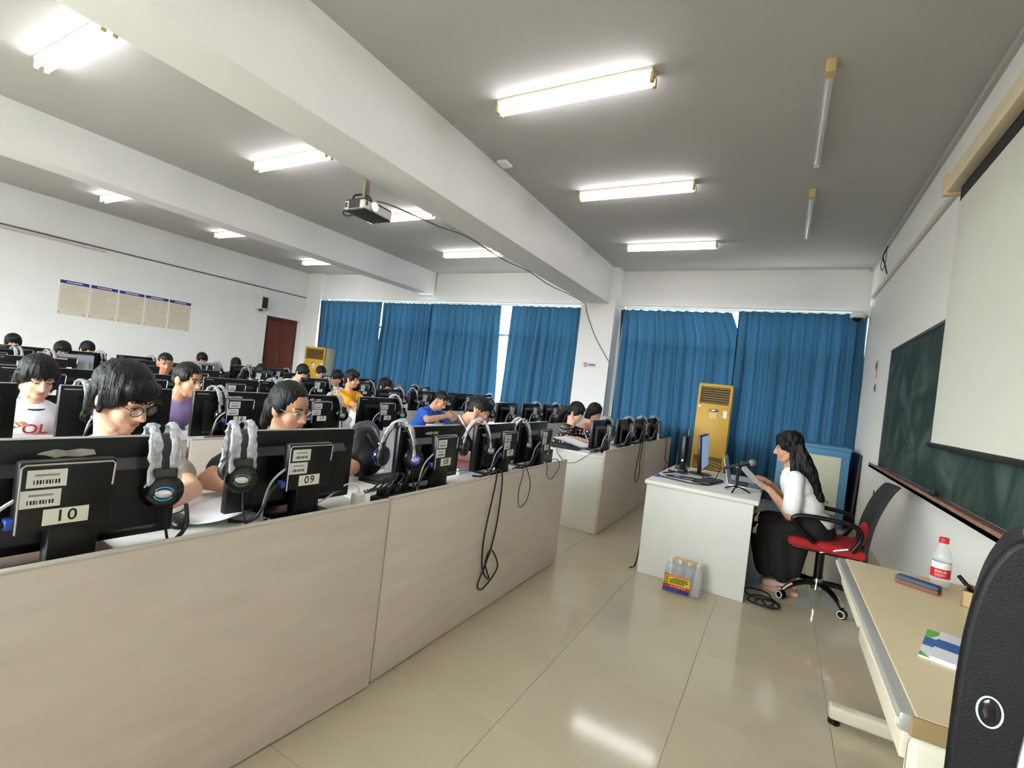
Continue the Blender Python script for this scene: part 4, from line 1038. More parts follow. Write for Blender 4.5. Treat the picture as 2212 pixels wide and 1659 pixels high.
    INFO.update(hip=hip, T=T, sd=sd, L=L, Q=Q, sh=sh, body=body, arm=arm, Mh=Mh, root=root)
    return root
# ------------------------------------------------------------------ the class
def cloth(name, c, **k): return mat(name, c, 0.88, vary=0.06, scale=8, bump=0.12, bscale=220, **k)
BLKF = mat('black_frames', (24, 22, 22), 0.3, vary=0); CLRF = mat('clear_frames', (206, 200, 200), 0.2, vary=0, metal=0.3)
POLKA = cloth('polka_cloth', (26, 24, 26))
nt = POLKA.node_tree; b = bsdf(POLKA)
vo = nt.nodes.new('ShaderNodeTexVoronoi'); vo.inputs['Scale'].default_value = 26; vo.inputs['Randomness'].default_value = 0.0
tc = nt.nodes.new('ShaderNodeTexCoord'); nt.links.new(tc.outputs['Object'], vo.inputs['Vector'])
rp = nt.nodes.new('ShaderNodeValToRGB'); rp.color_ramp.elements[0].position = 0.32; rp.color_ramp.elements[1].position = 0.37
rp.color_ramp.elements[0].color = rgb((226, 218, 208)); rp.color_ramp.elements[1].color = rgb((26, 24, 26))
nt.links.new(vo.outputs['Distance'], rp.inputs['Fac']); nt.links.new(rp.outputs['Color'], b.inputs['Base Color'])
def on_chest(name, geo, mats, t=0.62, out=0.012, dy=0.0, dz=0.0):
    """flat print set on the front of the last shirt; geo(mb) adds shapes in (y,z) around the chest point"""
    I = INFO; p = I['hip'] + I['sd']*I['L']*t + I['Q'] @ Vector((0.128 + out, dy, dz))
    m = MB(); m.M = Matrix.Translation(p) @ I['Q'].to_4x4(); geo(m)
    return m.build(name, mats, I['sh'], smooth=False)
# first row
person('student in taupe T-shirt with black glasses', -2.12, 0.87, 1.262, yaw=0, reach=0.27, pitch=22, hyaw=24, skin='b', hair='mop', shirt=cloth('taupe_tee', (158, 140, 128)), det=True, glasses=(BLKF, 0.021, 0.0016),
       lh=(-1.80, 0.84, 0.80), rh=(-1.84, 0.62, 0.80), eyes=0.35, lpole=(0.1, 1.0, -0.55))
person('student in black T-shirt with round clear glasses and long back hair', -2.10, 1.555, 1.232, yaw=0, reach=0.25, pitch=12, hyaw=10, skin='a', hair='mullet', shirt=cloth('black_tee', (24, 22, 23)), det=True, glasses=(CLRF, 0.0215, 0.0012),
       rh=(-1.84, 1.30, 0.80), lh=(-1.84, 1.62, 0.80), rpole=(-0.1, -1.0, -0.5))
person('man in black polo shirt with striped collar bending over the desk', -2.06, 3.20, 1.226, yaw=36, reach=0.46, pitch=34, hyaw=-6, neck=(0.10, 0.095), skin='a', hair='crew', shirt=cloth('black_polo', (26, 25, 26)), det=True, collar='polo', sleeve=0.72, build=1.08,
       rh=(-1.82, 2.96, 0.80), lh=(-1.95, 3.36, 0.80), rpole=(-0.2, -0.9, -0.4))
person('woman in black and white dotted blouse with ponytail', -2.12, 5.44, 1.214, yaw=0, reach=0.24, pitch=26, skin='b', hair='pony', shirt=POLKA, det=True, glasses=(CLRF, 0.019, 0.001), sleeve=0.85, build=0.92,
       rh=(-1.88, 5.22, 0.80), lh=(-1.86, 5.42, 0.80))
person('woman in salmon pink top with short hair', -2.15, 6.18, 1.212, yaw=-8, reach=0.22, pitch=22, skin='b', hair='bob', shirt=cloth('salmon_tee', (222, 142, 126)), det=True, build=0.92, glasses=(CLRF, 0.019, 0.001))
# second row
person('student in white raglan shirt with navy sleeves and red lettering', -3.78, 1.115, 1.198, yaw=-4, reach=0.18, pitch=24, hyaw=8, skin='b', hair='bob', shirt=cloth('white_raglan', (228, 226, 232)), det=True, collar=cloth('navy_cloth', (34, 42, 78)), sleeve_m=cloth('navy_cloth', (34, 42, 78)), eyes=0.1)
REDP = mat('red_print', (196, 52, 58), 0.7)
for txt, zz in (('OL', 0.075), ('EF', 0.0)):
    v, f = text_geo(txt, 0.085, bold=0.02)
    on_chest('chest_lettering', lambda m, v=v, f=f: m.add([(0, a, q) for a, q, _ in v], f), REDP, t=0.62, out=0.010, dy=0.0, dz=zz)
person('student in lilac T-shirt leaning toward monitor eighteen', -3.72, 1.90, 1.236, yaw=4, reach=0.34, pitch=10, hyaw=16, neck=(0.08, 0.12), skin='a', hair='tight', shirt=cloth('lilac_tee', (158, 136, 186)), det=True, eyes=0.6,
       rh=(-3.46, 1.62, 0.80), lh=(-3.42, 1.98, 0.80))
person('man in bright blue T-shirt with hand at his mouth', -3.72, 4.88, 1.156, yaw=2, reach=0.38, pitch=36, neck=(0.10, 0.10), skin='a', hair='crew', shirt=cloth('blue_tee', (36, 92, 186)), det=True,
       rh=(-3.53, 4.77, 0.865), lh=(-3.50, 5.05, 0.80), rpole=(0.0, -0.7, -0.9), hand_up=(0.7, -0.5, 0.3))
on_chest('chest_print', lambda m: m.prism([(0.05*math.cos(a), 0.04*math.sin(a)) for a in [i*math.pi/6 for i in range(12)]], 'x', 0, 0.002), STRIPE_W, t=0.5, out=0.004, dy=-0.02)
# third row
person('man in yellow T-shirt with white emblem, arms folded', -5.16, 4.73, 1.277, yaw=0, reach=0.12, pitch=6, hyaw=22, skin='a', hair='quiff', shirt=cloth('yellow_tee', (232, 166, 34)), det=True, eyes=0.4,
       rh=(-4.86, 4.86, 0.80), lh=(-4.86, 4.62, 0.81))
def trefoil(m):
    for a, r1 in ((90, 0.062), (150, 0.058), (30, 0.058)):
        ca, sa = math.cos(R(a)), math.sin(R(a))
        m.prism([(ca*0.04 + r1*(math.cos(t)*ca - 0.5*math.sin(t)*sa)*0.8, sa*0.04 + r1*(math.cos(t)*sa + 0.5*math.sin(t)*ca)*0.8) for t in [i*math.pi/8 for i in range(16)]], 'x', 0.001*a/30, 0.0025+0.001*a/30)
on_chest('chest_emblem', trefoil, STRIPE_W, t=0.40, out=0.012)
person('student with dark hair and glasses behind the third row monitors', -5.15, 5.37, 1.205, yaw=4, reach=0.2, pitch=14, skin='b', hair='quiff', shirt=cloth('white_black_top', (216, 214, 214)), glasses=(BLKF, 0.019, 0.0014))
# fourth row
person('student in white V-neck top with short cropped hair', -6.62, 3.10, 1.226, yaw=-10, reach=0.16, pitch=12, skin='c', hair='crew', shirt=cloth('white_tee', (230, 228, 228)))
person('student in plain white T-shirt with bowl haircut bending down', -6.52, 4.97, 1.260, yaw=2, reach=0.34, pitch=32, neck=(0.09, 0.105), skin='b', hair='bowl', shirt=cloth('white_tee', (230, 228, 228)), glasses=(BLKF, 0.02, 0.0014))
person('student with short dark hair in white shirt facing down', -6.58, 5.70, 1.222, yaw=0, reach=0.24, pitch=28, skin='c', hair='quiff', shirt=cloth('white_tee', (230, 228, 228)))
# fifth row
person('student with reddish bowl hair before the air conditioner', -7.98, 6.50, 1.240, yaw=-4, reach=0.2, pitch=22, skin='b', hair='bowl', hairm=HAIRB, shirt=cloth('grey_tee', (120, 120, 126)), glasses=(BLKF, 0.019, 0.0014))
person('student with dark bowl fringe facing forward below the notices', -8.05, 2.58, 1.212, yaw=-10, reach=0.14, pitch=16, skin='c', hair='bowl', shirt=cloth('dark_tee', (48, 48, 56)))
person('student with brown hair low behind the fifth row monitors', -8.02, 5.28, 1.165, yaw=-4, reach=0.2, pitch=24, skin='b', hair='bob', hairm=HAIRB, shirt=cloth('dark_tee', (48, 48, 56)))
# sixth row
person('student with swept-back black hair in the last row corner', -9.42, 2.48, 1.222, yaw=-6, reach=0.16, pitch=20, skin='b', hair='quiff', shirt=cloth('dark_tee', (48, 48, 56)))
person('student with round black hair turned aside in last row', -9.5, 3.34, 1.224, yaw=-20, reach=0.14, pitch=26, hyaw=40, skin='b', hair='short', shirt=cloth('dark_tee', (48, 48, 56)))
person('student with short hair behind the silver monitor in last row', -9.42, 5.01, 1.236, yaw=-6, reach=0.16, pitch=22, skin='a', hair='short', shirt=cloth('dark_tee', (48, 48, 56)))
person('student with dark round haircut, last row beside the door', -9.40, 5.64, 1.206, yaw=-2, reach=0.16, pitch=22, skin='a', hair='short', shirt=cloth('dark_tee', (48, 48, 56)))
# ------------------------------------------------------------------ the teacher
TSH = cloth('teacher_white_tee', (246, 244, 246))
person('woman in white T-shirt and long black skirt with long hair, reading at the teacher desk', 0.085, 4.45, 1.230, yaw=180, reach=0.22, pitch=14, skin='a', hair='long', shirt=TSH, det=True, legs='skirt', sit=False, eyes=0.2, hip_z=0.535, build=1.06, sleeve=0.8,
       lh=(-0.005, 4.36, 0.755), rh=(-0.015, 4.56, 0.785), lpole=(-0.4, 0.5, -0.8), rpole=(-0.4, -0.5, -0.8), hand_up=(-0.3, 0, 1))
SNK = mat('cream_pink_sneaker', (238, 208, 188), 0.7, vary=0.05); SNR = mat('red_sneaker_trim', (206, 86, 92), 0.6); SNS = mat('peach_sole', (226, 178, 150), 0.6)
for k in (1, -1):
    y = 0.08*k
    o = MB(); o.capsule((0.10, y, 0.062), (0.27, y*1.1, 0.044), 0.040, 0.032, n=16); o.capsule((0.10, y, 0.065), (0.13, y, 0.10), 0.042, 0.040, n=14)
    me = remesh(o, 0.006, 3); me.materials.append(SNK); s = place('sneaker', me, INFO['root'])
    MB().prism([(0.052, y-0.040), (0.10, y-0.046), (0.27, y*1.1-0.042), (0.312, y*1.1-0.015), (0.312, y*1.1+0.015), (0.27, y*1.1+0.042), (0.10, y+0.046), (0.052, y+0.040)], 'z', 0.0, 0.028).build('sole', SNS, s)
    MB().tube([(0.08, y+0.043, 0.05), (0.14, y+0.044, 0.055), (0.20, y*1.05+0.040, 0.04)], 0.004).build('side_stripe', SNR, s)
# ================================================================== TEACHER DESK
t = thing('teacher_desk', 'white laminate teacher desk with padlocked drawers', 'desk', (-0.475, 3.88, 0))
MB().rbox(-0.395, 0.410, -0.02, 1.24, 0.700, 0.735, r=0.010, seg=3).build('worktop', WHITELAM, t)
MB().rbox(-0.380, 0.380, 0.0, 0.025, 0.0, 0.70, r=0.003, seg=1).build('end_panel', WHITELAM, t)
MB().rbox(-0.380, 0.380, 1.19, 1.215, 0.0, 0.70, r=0.003, seg=1).build('end_panel', WHITELAM, t)
MB().rbox(-0.380, -0.355, 0.025, 1.19, 0.05, 0.70, r=0.003, seg=1).build('modesty_panel', WHITELAM, t)
PED = mat('grey_pedestal', (168, 170, 180), 0.45, vary=0.03); HOLE = mat('keyboard_tray_grey', (86, 84, 88), 0.5)
MB().rbox(-0.10, 0.350, 0.03, 0.30, 0.02, 0.60, r=0.004).build('pedestal', PED, t)
MB().rbox(-0.05, 0.395, 0.33, 1.10, 0.60, 0.615, r=0.004).build('keyboard_tray', HOLE, t)
for k in range(3):
    d = MB().rbox(0.350, 0.366, 0.04, 0.29, 0.05+0.185*k, 0.215+0.185*k, r=0.004).build('drawer', WHITELAM, t)
    MB().rbox(0.366, 0.376, 0.12, 0.21, 0.165+0.185*k, 0.18+0.185*k, r=0.003, seg=1).build('handle', SILVER, d)
for k, zz in enumerate((0.52, 0.60)):
    p = thing('padlock', 'brass padlock with white shackle on the %s teacher desk drawer' % ('middle' if k == 0 else 'top'), 'padlock', (-0.075, 4.00+0.03*k, zz), 0, 'padlocks')
    MB().rbox(-0.012, 0.012, -0.02, 0.02, -0.035, 0.0, r=0.004).build('body', mat('brass_lock', (188, 172, 140), 0.35, metal=0.6), p)
    MB().tube([(0, -0.014, -0.004), (0.010, -0.014, 0.022), (0.014, 0, 0.030), (0.010, 0.014, 0.022), (0, 0.014, -0.004)], 0.004).build('shackle', WHITEPL, p)
TZ = 0.735
# desk monitor (seen edge on) and its rear computer
t = thing('desktop_monitor', 'black monitor standing on the teacher desk, seen edge-on', 'monitor', (-0.56, 4.72, TZ))
MB().ellipsoid((-0.02, 0, 0.008), (0.10, 0.10, 0.008), n=24).build('base', BLACKPL, t)
MB().rbox(-0.045, -0.015, -0.03, 0.03, 0.01, 0.20, r=0.006).build('neck', BLACKPL, t)
a = MB(); a.M = Matrix.Rotation(R(-5), 4, 'Y'); a.rbox(-0.012, 0.022, -0.235, 0.235, 0.055, 0.365, r=0.006); a.build('panel', BLACKPL, t)
a = MB(); a.M = Matrix.Rotation(R(-5), 4, 'Y'); a.box(0.0215, 0.0235, -0.222, 0.222, 0.07, 0.352); a.build('screen', SCREENOFF, t, smooth=False)
t = thing('mini_computer', 'slim black computer with perforated side behind teacher monitor', 'computer', (-0.715, 4.62, TZ))
MB().rbox(-0.018, 0.018, -0.09, 0.09, 0.035, 0.335, r=0.006).build('case', BLACKPL, t)
MB().rbox(-0.035, 0.035, -0.06, 0.06, 0.0, 0.036, r=0.006).build('foot', BLACKPL, t)
for k in range(7): MB().box(0.018, 0.0195, -0.07, 0.07, 0.08+0.032*k, 0.092+0.032*k).build('vent', DARKGREY, t, smooth=False)
MB().cyl((0, -0.0915, 0.12), (0, -0.089, 0.12), 0.008).build('power_light', mat('white_led', (240, 245, 255), 0.3, vary=0, emit=0.5), t)
# keyboard
def keyboard(name, label, loc, rot, w=0.40, d=0.14):
    t = thing(name, label, 'keyboard', loc, rot)
    MB().rbox(-d/2, d/2, -w/2, w/2, 0.0, 0.016, r=0.005).build('case', BLACKPL, t)
    kb = MB()
    for i in range(5):
        for j in range(15):
            x = -d/2 + 0.014 + i*(d-0.028)/4.6; y = -w/2 + 0.014 + j*(w-0.028)/14.6
            kb.box(x, x+0.019, y, y+0.021, 0.015, 0.021)
    o = kb.build('keys', mat('dark_keys', (40, 40, 44), 0.5), t, smooth=False); o['kind'] = 'stuff'
    return t
keyboard('keyboard', 'black keyboard on the teacher desk beside the monitor', (-0.46, 4.33, TZ), R(-14), w=0.34)
# tangle of VGA cables
t = thing('display_cable', 'coiled black display cable with blue plugs on teacher desk', 'cable', (-0.72, 4.12, TZ))
MB().tube([(-0.10, 0.0, 0.010), (0.0, -0.03, 0.008), (0.15, -0.06, 0.007), (0.26, -0.02, 0.007), (0.28, 0.05, 0.008), (0.15, 0.06, 0.012), (0.0, 0.03, 0.016), (-0.06, 0.10, 0.010), (0.06, 0.20, 0.009), (0.20, 0.22, 0.009), (0.16, 0.12, 0.018), (0.0, 0.12, 0.018)], 0.005).build('lead', CABLEM, t)
MB().rbox(-0.135, -0.10, -0.02, 0.02, 0.0, 0.024, r=0.005).build('plug', VGABLUE, t)
MB().rbox(0.02, 0.075, 0.0, 0.03, 0.018, 0.036, r=0.005).build('plug', VGABLUE, t)
tag(MB().tube([(-0.83, 4.35, TZ+0.008), (-0.74, 4.55, TZ+0.010), (-0.66, 4.45, TZ+0.02), (-0.70, 4.36, TZ+0.03), (-0.80, 4.42, TZ+0.028), (-0.80, 4.50, TZ+0.012), (-0.83, 4.60, TZ+0.008)], 0.006).build('power_cable', CABLEM), 'loop of black power cable beside the teacher computer', 'cable')
t = thing('power_adapter', 'grey power adapter on the teacher desk among cables', 'adapter', (-0.79, 4.86, TZ))
MB().rbox(-0.03, 0.03, -0.06, 0.06, 0, 0.03, r=0.006).build('case', DARKGREY, t); MB().tube([(0, 0.06, 0.015), (0.02, 0.12, 0.01), (0.08, 0.15, 0.006)], 0.004).build('lead', CABLEM, t)
# laptop
t = thing('laptop', 'open grey laptop on the teacher desk in front of woman', 'laptop', (-0.20, 4.50, TZ))
MB().rbox(-0.11, 0.125, -0.155, 0.155, 0.0, 0.014, r=0.004).build('base', SILVER, t)
MB().box(-0.06, 0.03, -0.14, 0.14, 0.014, 0.0155).build('keys', mat('dark_keys', (40, 40, 44), 0.5), t, smooth=False)
a = MB(); a.M = Matrix.Translation((-0.11, 0, 0.012)) @ Matrix.Rotation(R(-14), 4, 'Y'); a.rbox(-0.006, 0.0, -0.155, 0.155, 0.0, 0.215, r=0.002, seg=1); ld_ = a.build('lid', WHITEPL, t)
a = MB(); a.M = Matrix.Translation((-0.11, 0, 0.012)) @ Matrix.Rotation(R(-14), 4, 'Y'); a.box(0.0, 0.0012, -0.148, 0.148, 0.008, 0.207); a.build('screen', BLACKGL, ld_, smooth=False)
# sheet held in her hands
a = MB(); a.M = Matrix.Translation((-0.135, 4.42, 0.825)) @ Matrix.Rotation(R(36), 4, 'Y') @ Matrix.Rotation(R(4), 4, 'X')
vs = []; fs = []
for i in range(9):
    for j in range(7):
        u = i/8-0.5; w = j/6-0.5
        vs.append((u*0.30, w*0.21, 0.018*(u*u*4) + 0.006*math.sin(w*5)))
for i in range(8):
    for j in range(6): k = i*7+j; fs.append((k, k+1, k+8, k+7))
n0 = len(vs); vs += [(x, y, z-0.0008) for x, y, z in vs]; fs += [tuple(q+n0 for q in reversed(f)) for f in fs]
a.add(vs, fs); tag(a.build('paper_sheet', PAPER), 'white sheet of paper held by the woman at the teacher desk', 'paper')
# microphone on tripod
t = thing('microphone', 'black microphone with grey mesh head on small desk tripod', 'microphone', (-0.235, 4.10, TZ))
ts = MB().cyl((0, 0, 0.03), (0, 0, 0.17), 0.009).cyl((0, 0, 0.09), (0, 0, 0.15), 0.012).build('stem', BLACKPL, t)
for an in (20, 140, 260):
    MB().tube([(0, 0, 0.045), (0.05*math.cos(R(an)), 0.05*math.sin(R(an)), 0.030), (0.105*math.cos(R(an)), 0.105*math.sin(R(an)), 0.006)], 0.006).build('leg', BLACKPL, t)
mc = MB(); A = Vector((-0.10, 0.0, 0.165)); B = Vector((0.075, 0.02, 0.235))
L = (B-A).length; mc.revolve(A, B, [(0, 0.010), (0.01, 0.011), (0.06, 0.012), (L-0.01, 0.018), (L, 0.019)], n=16); mc.build('handle', BLACKPL, t)
MB().ellipsoid(B + (B-A).normalized()*0.016, (0.026, 0.026, 0.026), n=18).build('mesh_head', mat('mesh_grey', (120, 116, 104), 0.5, metal=0.4, vary=0.3, scale=90), t)
MB().revolve(B - (B-A).normalized()*0.004, B + (B-A).normalized()*0.006, [(0, 0.020), (0.005, 0.023), (0.010, 0.021)], n=16).build('ring', SILVER, t)
MB().rbox(-0.02, 0.02, -0.016, 0.016, 0.165, 0.20, r=0.006).build('clip', BLACKPL, t)
MB().tube([A, A + Vector((-0.03, 0.02, -0.02)), (-0.16, 0.10, 0.06), (-0.22, 0.25, 0.005), (-0.30, 0.45, 0.005)], 0.0035).build('cable', CABLEM, t)
# ================================================================== OFFICE CHAIR
RED = mat('red_fabric', (176, 30, 34), 0.85, vary=0.1, scale=60); MESHB = mat('black_mesh_fabric', (34, 32, 32), 0.8, vary=0.3, scale=200)
t = thing('office_chair', 'office swivel chair with red seat and black mesh back', 'chair', (0.375, 4.43, 0))
s = MB(); s.rbox(-0.23, 0.25, -0.235, 0.235, 0.405, 0.475, r=0.03, seg=4); s.build('seat', RED, t)
MB().rbox(-0.20, 0.22, -0.20, 0.20, 0.388, 0.410, r=0.01).build('seat_pan', BLACKPL, t)
bk = MB(); vs = []; fs = []; n1, n2 = 14, 8
prof = [(0.265, 0.36), (0.262, 0.45), (0.270, 0.54), (0.285, 0.64), (0.31, 0.74), (0.345, 0.84), (0.385, 0.92), (0.405, 0.945)]
pr2 = catmull([Vector((x, 0, z)) for x, z in prof], 2)
for p in pr2:
    for j in range(n2+1):
        w = (j/n2-0.5)*2; hw = 0.215 - 0.03*max(0, (p.z-0.8)/0.15)
        vs.append((p.x - 0.035*w*w, w*hw, p.z))
m_ = len(pr2)
for i in range(m_-1):
    for j in range(n2): k = i*(n2+1)+j; fs.append((k, k+1, k+n2+2, k+n2+1))
n0 = len(vs); vs += [(x+0.022, y, z) for x, y, z in vs]; fs += [tuple(q+n0 for q in reversed(f)) for f in fs]
def rim(idx):
    for a_, b_ in zip(idx[:-1], idx[1:]): fs.append((a_, b_, b_+n0, a_+n0))
rim([j for j in range(n2+1)]); rim([(m_-1)*(n2+1)+j for j in range(n2+1)]); rim([i*(n2+1) for i in range(m_)]); rim([i*(n2+1)+n2 for i in range(m_)])
bk.add(vs, fs); back = bk.build('backrest', MESHB, t)
MB().ellipsoid((0.255, 0, 0.56), (0.035, 0.16, 0.085), n=20).build('lumbar_pad', RED, back)
for sgn in (-1, 1):
    y = 0.255*sgn
    MB().tube([(0.16, y, 0.46), (0.20, y, 0.54), (0.20, y, 0.60), (0.15, y, 0.645), (0.0, y, 0.655), (-0.14, y, 0.648), (-0.20, y, 0.63), (-0.21, y, 0.60), (-0.15, y, 0.53), (-0.06, y, 0.47)], 0.017, n=10).build('armrest', BLACKPL, t)
    MB().cyl((0.14, y*0.98, 0.475), (-0.02, y*0.8, 0.40), 0.010).build('arm_bar', CHROME, t)
MB().cyl((0, 0, 0.14), (0, 0, 0.39), 0.030, n=18).build('gas_lift', BLACKPL, t)
hub = MB().cyl((0, 0, 0.075), (0, 0, 0.16), 0.040, n=18).build('hub', CHROME, t)
MB().tube([(0.02, 0.06, 0.385), (0.0, 0.14, 0.37), (0.0, 0.20, 0.375)], 0.006).build('lever', BLACKPL, t)
for k in range(5):
    a = R(-64 + 72*k); ca, sa = math.cos(a), math.sin(a)
    lg = MB().tube([(0.03*ca, 0.03*sa, 0.125), (0.14*ca, 0.14*sa, 0.125), (0.25*ca, 0.25*sa, 0.10), (0.31*ca, 0.31*sa, 0.068)], lambda u: 0.024-0.009*u, n=10, flat=0.8).build('leg', BLACKPL, t)
    MB().tube([(0.24*ca, 0.24*sa, 0.112), (0.285*ca, 0.285*sa, 0.092), (0.318*ca, 0.318*sa, 0.068)], 0.014, n=8).build('chrome_tip', CHROME, lg)
    c = Vector((0.322*ca, 0.322*sa, 0.030)); ax = Vector((-sa, ca, 0)).lerp(Vector((0, 1, 0)), 0.6).normalized()
    cw = MB()
    for q in (-1, 1): cw.revolve(c + ax*0.006*q, c + ax*0.024*q, [(0, 0.030), (0.014, 0.030), (0.018, 0.024)], n=20)
    w_ = cw.build('caster', BLACKPL, t)
    for q in (-1, 1):
        u1 = ax.orthogonal().normalized(); u2 = ax.cross(u1)
        MB().tube([c + ax*0.0235*q + (u1*math.cos(x*math.pi/8) + u2*math.sin(x*math.pi/8))*0.0235 for x in range(16)], 0.004, n=6, closed=True, smooth=1).build('white_ring', WHITEPL, w_)
# ================================================================== WATER PACK, FLOOR CABLES
PET = mat('clear_bottle_plastic', (222, 226, 230), 0.06, vary=0.05, scale=30, alpha=0.26, spec=0.9)
FILM = mat('shrink_film', (225, 226, 226), 0.15, vary=0.1, scale=20, alpha=0.22, spec=0.9)
t = thing('water_bottle_pack', 'shrink-wrapped pack of clear water bottles leaning at teacher desk', 'bottle pack', (-0.485, 3.745, 0), R(2))
def bottle_profile(r, h): return [(0, r*0.75), (0.008, r), (h*0.30, r), (h*0.33, r*0.93), (h*0.36, r), (h*0.62, r), (h*0.72, r*0.86), (h*0.86, r*0.42), (h*0.93, r*0.40)]
BOT = MB().revolve((0, 0, 0), (0, 0, 1), bottle_profile(0.030, 0.225), n=16).mesh('bottle', [PET]); CAP = MB().cyl((0, 0, 0.208), (0, 0, 0.228), 0.0145, n=14).mesh('cap', [WHITEPL])
for i in range(4):
    for j in range(2):
        o = place('bottle', BOT, t, (-0.094+0.0625*i, -0.032+0.0625*j, 0.003)); place('cap', CAP, o)
MB().rbox(-0.128, 0.128, -0.066, 0.066, 0.001, 0.200, r=0.022, seg=3).build('film_wrap', FILM, t)
YL = mat('label_yellow', (222, 196, 40), 0.3, vary=0.05); RD = mat('label_red', (196, 44, 34), 0.3, vary=0.05); BL = mat('label_navy', (40, 36, 118), 0.3, vary=0.05); CRM = mat('label_pink', (214, 120, 128), 0.3)
fl = MB()
for mi, z0, z1 in ((2, 0.004, 0.034), (1, 0.034, 0.056), (0, 0.056, 0.112), (3, 0.112, 0.126)):
    fl.box(-0.1300, 0.052, -0.0685, -0.066, z0, z1, mi=mi); fl.box(-0.1300, -0.127, -0.066, 0.04, z0, z1, mi=mi)
fl.box(-0.122, -0.100, -0.0692, -0.0685, 0.046, 0.128, mi=4)
for q in range(4): fl.box(-0.118, -0.104, -0.0697, -0.0692, 0.054+0.018*q, 0.066+0.018*q, mi=0)
rr = random.Random(5)
for ln_i in range(3):
    x = -0.085 + (0.02 if ln_i == 0 else 0)
    while x < 0.035 - 0.03*(ln_i == 2):
        w_ = rr.uniform(0.006, 0.010); fl.box(x, x+w_, -0.0692, -0.0685, 0.096-0.0135*ln_i, 0.1045-0.0135*ln_i, mi=5); x += w_+0.0025
for q in range(6): fl.box(-0.075+0.018*q, -0.065+0.018*q, -0.0692, -0.0685, 0.042, 0.049, mi=6)
fl.build('printed_label', [YL, RD, BL, CRM, mat('label_dark', (46, 42, 26), 0.4), INK, LABELW], t, smooth=False)
MB().tube([(-0.085, 0, 0.222), (-0.05, -0.02, 0.236), (0.03, -0.02, 0.236), (0.09, 0, 0.224)], 0.010, flat=0.3).build('carry_tape', mat('tan_tape', (206, 168, 116), 0.5), t)
rr = random.Random(11)
for q, (cx, cyy, rad) in enumerate(((0.02, 4.02, 0.10), (0.06, 3.97, 0.08), (-0.01, 4.10, 0.09), (0.08, 3.93, 0.06))):
    pts = [(cx + rad*(1.0+0.25*math.sin(2*a+q))*math.cos(a)*0.8, cyy + rad*math.sin(a)*1.1, 0.008 + 0.008*q + 0.004*math.sin(3*a)) for a in [i*2*math.pi/14 for i in range(15)]]
    tag(MB().tube(pts, 0.006).build('floor_cable', CABLEM), ['large', 'middle', 'second large', 'small'][q] + ' black cable coil on the floor under the teacher desk edge', 'cable', 'cables under the teacher desk')
tag(MB().tube([(-0.94, 5.0, 0.72), (-0.93, 4.6, 0.55), (-0.90, 4.2, 0.35), (-0.895, 4.05, 0.10), (-0.90, 3.98, 0.006), (-0.92, 3.92, 0.006)], 0.006).build('desk_cable', CABLEM), 'black cable trailing to floor beside the teacher desk panel', 'cable')
# ================================================================== FRONT SIDE TABLE
TBL = mat('beige_table_top', (214, 196, 160), 0.4, vary=0.03); ALS = mat('aluminium_edge', (186, 186, 182), 0.35, metal=0.5, vary=0.04); CRW = mat('cream_frame', (214, 206, 186), 0.45, vary=0.03); BRN = mat('brown_edge_band', (150, 126, 88), 0.45)
t = thing('side_table', 'long beige table with aluminium edge below the blackboard', 'table', (0.31, 1.45, 0))
TT = 0.72
MB().rbox(0.03, 0.61, 0, 1.38, TT-0.03, TT, r=0.003, seg=1).build('top', TBL, t)
e = MB().rbox(0.0, 0.034, 0.0, 1.38, TT-0.045, TT-0.002, r=0.006).build('edge_profile', ALS, t)
MB().rbox(-0.006, 0.004, 0.0, 1.38, TT-0.032, TT-0.016, r=0.002, seg=1).build('edge_groove', CRW, e)
MB().rbox(0.02, 0.61, -0.012, 0.001, TT-0.045, TT, r=0.003, seg=1).build('end_band', BRN, t)
MB().rbox(0.02, 0.04, 0.06, 0.75, TT-0.135, TT-0.05, r=0.004).build('apron', CRW, t)
MB().rbox(0.02, 0.04, 0.80, 1.34, TT-0.11, TT-0.05, r=0.004).build('apron', CRW, t)
for yy in (0.08, 1.26):
    lg = MB().rbox(0.24, 0.36, yy-0.02, yy+0.02, 0.07, TT-0.04, r=0.005).build('leg', CRW, t)
    MB().rbox(0.02, 0.58, yy-0.03, yy+0.03, 0.025, 0.085, r=0.012, seg=3).build('foot_bar', CRW, lg)
    for xx in (0.045, 0.555): MB().cyl((xx, yy, 0.0), (xx, yy, 0.03), 0.024).build('foot_pad', BLACKPL, lg)
MB().rbox(0.27, 0.30, 0.10, 1.24, 0.16, 0.60, r=0.004).build('back_panel', CRW, t)
MB().rbox(0.02, 0.61, -0.01, 0.02, TT-0.26, TT-0.045, r=0.02, seg=3).build('end_apron', CRW, t)
# bottle
t = thing('water_bottle', 'plastic water bottle with red cap and label on table', 'bottle', (0.655, 2.70, TT))
MB().revolve((0, 0, 0), (0, 0, 1), [(0, 0.024), (0.006, 0.031), (0.02, 0.0325), (0.03, 0.0305), (0.035, 0.0325), (0.125, 0.0325), (0.145, 0.029), (0.165, 0.021), (0.180, 0.0145), (0.192, 0.0135)], n=24).build('bottle_body', PET, t)
MB().cyl((0, 0, 0.188), (0, 0, 0.210), 0.0165, n=20).build('cap', mat('red_cap', (204, 30, 44), 0.35), t)
lb = MB(); n_ = 28
def ring_strip(z0, z1, r, mi):
    vs = [(r*math.cos(2*math.pi*k/n_), r*math.sin(2*math.pi*k/n_), z) for z in (z0, z1) for k in range(n_)]
    lb.add(vs, [(k, (k+1) % n_, n_+(k+1) % n_, n_+k) for k in range(n_)], mi)
ring_strip(0.045, 0.083, 0.0330, 0); ring_strip(0.083, 0.112, 0.0330, 1); ring_strip(0.110, 0.112, 0.0333, 2)
BDIR = math.atan2(-2.70, -0.655)
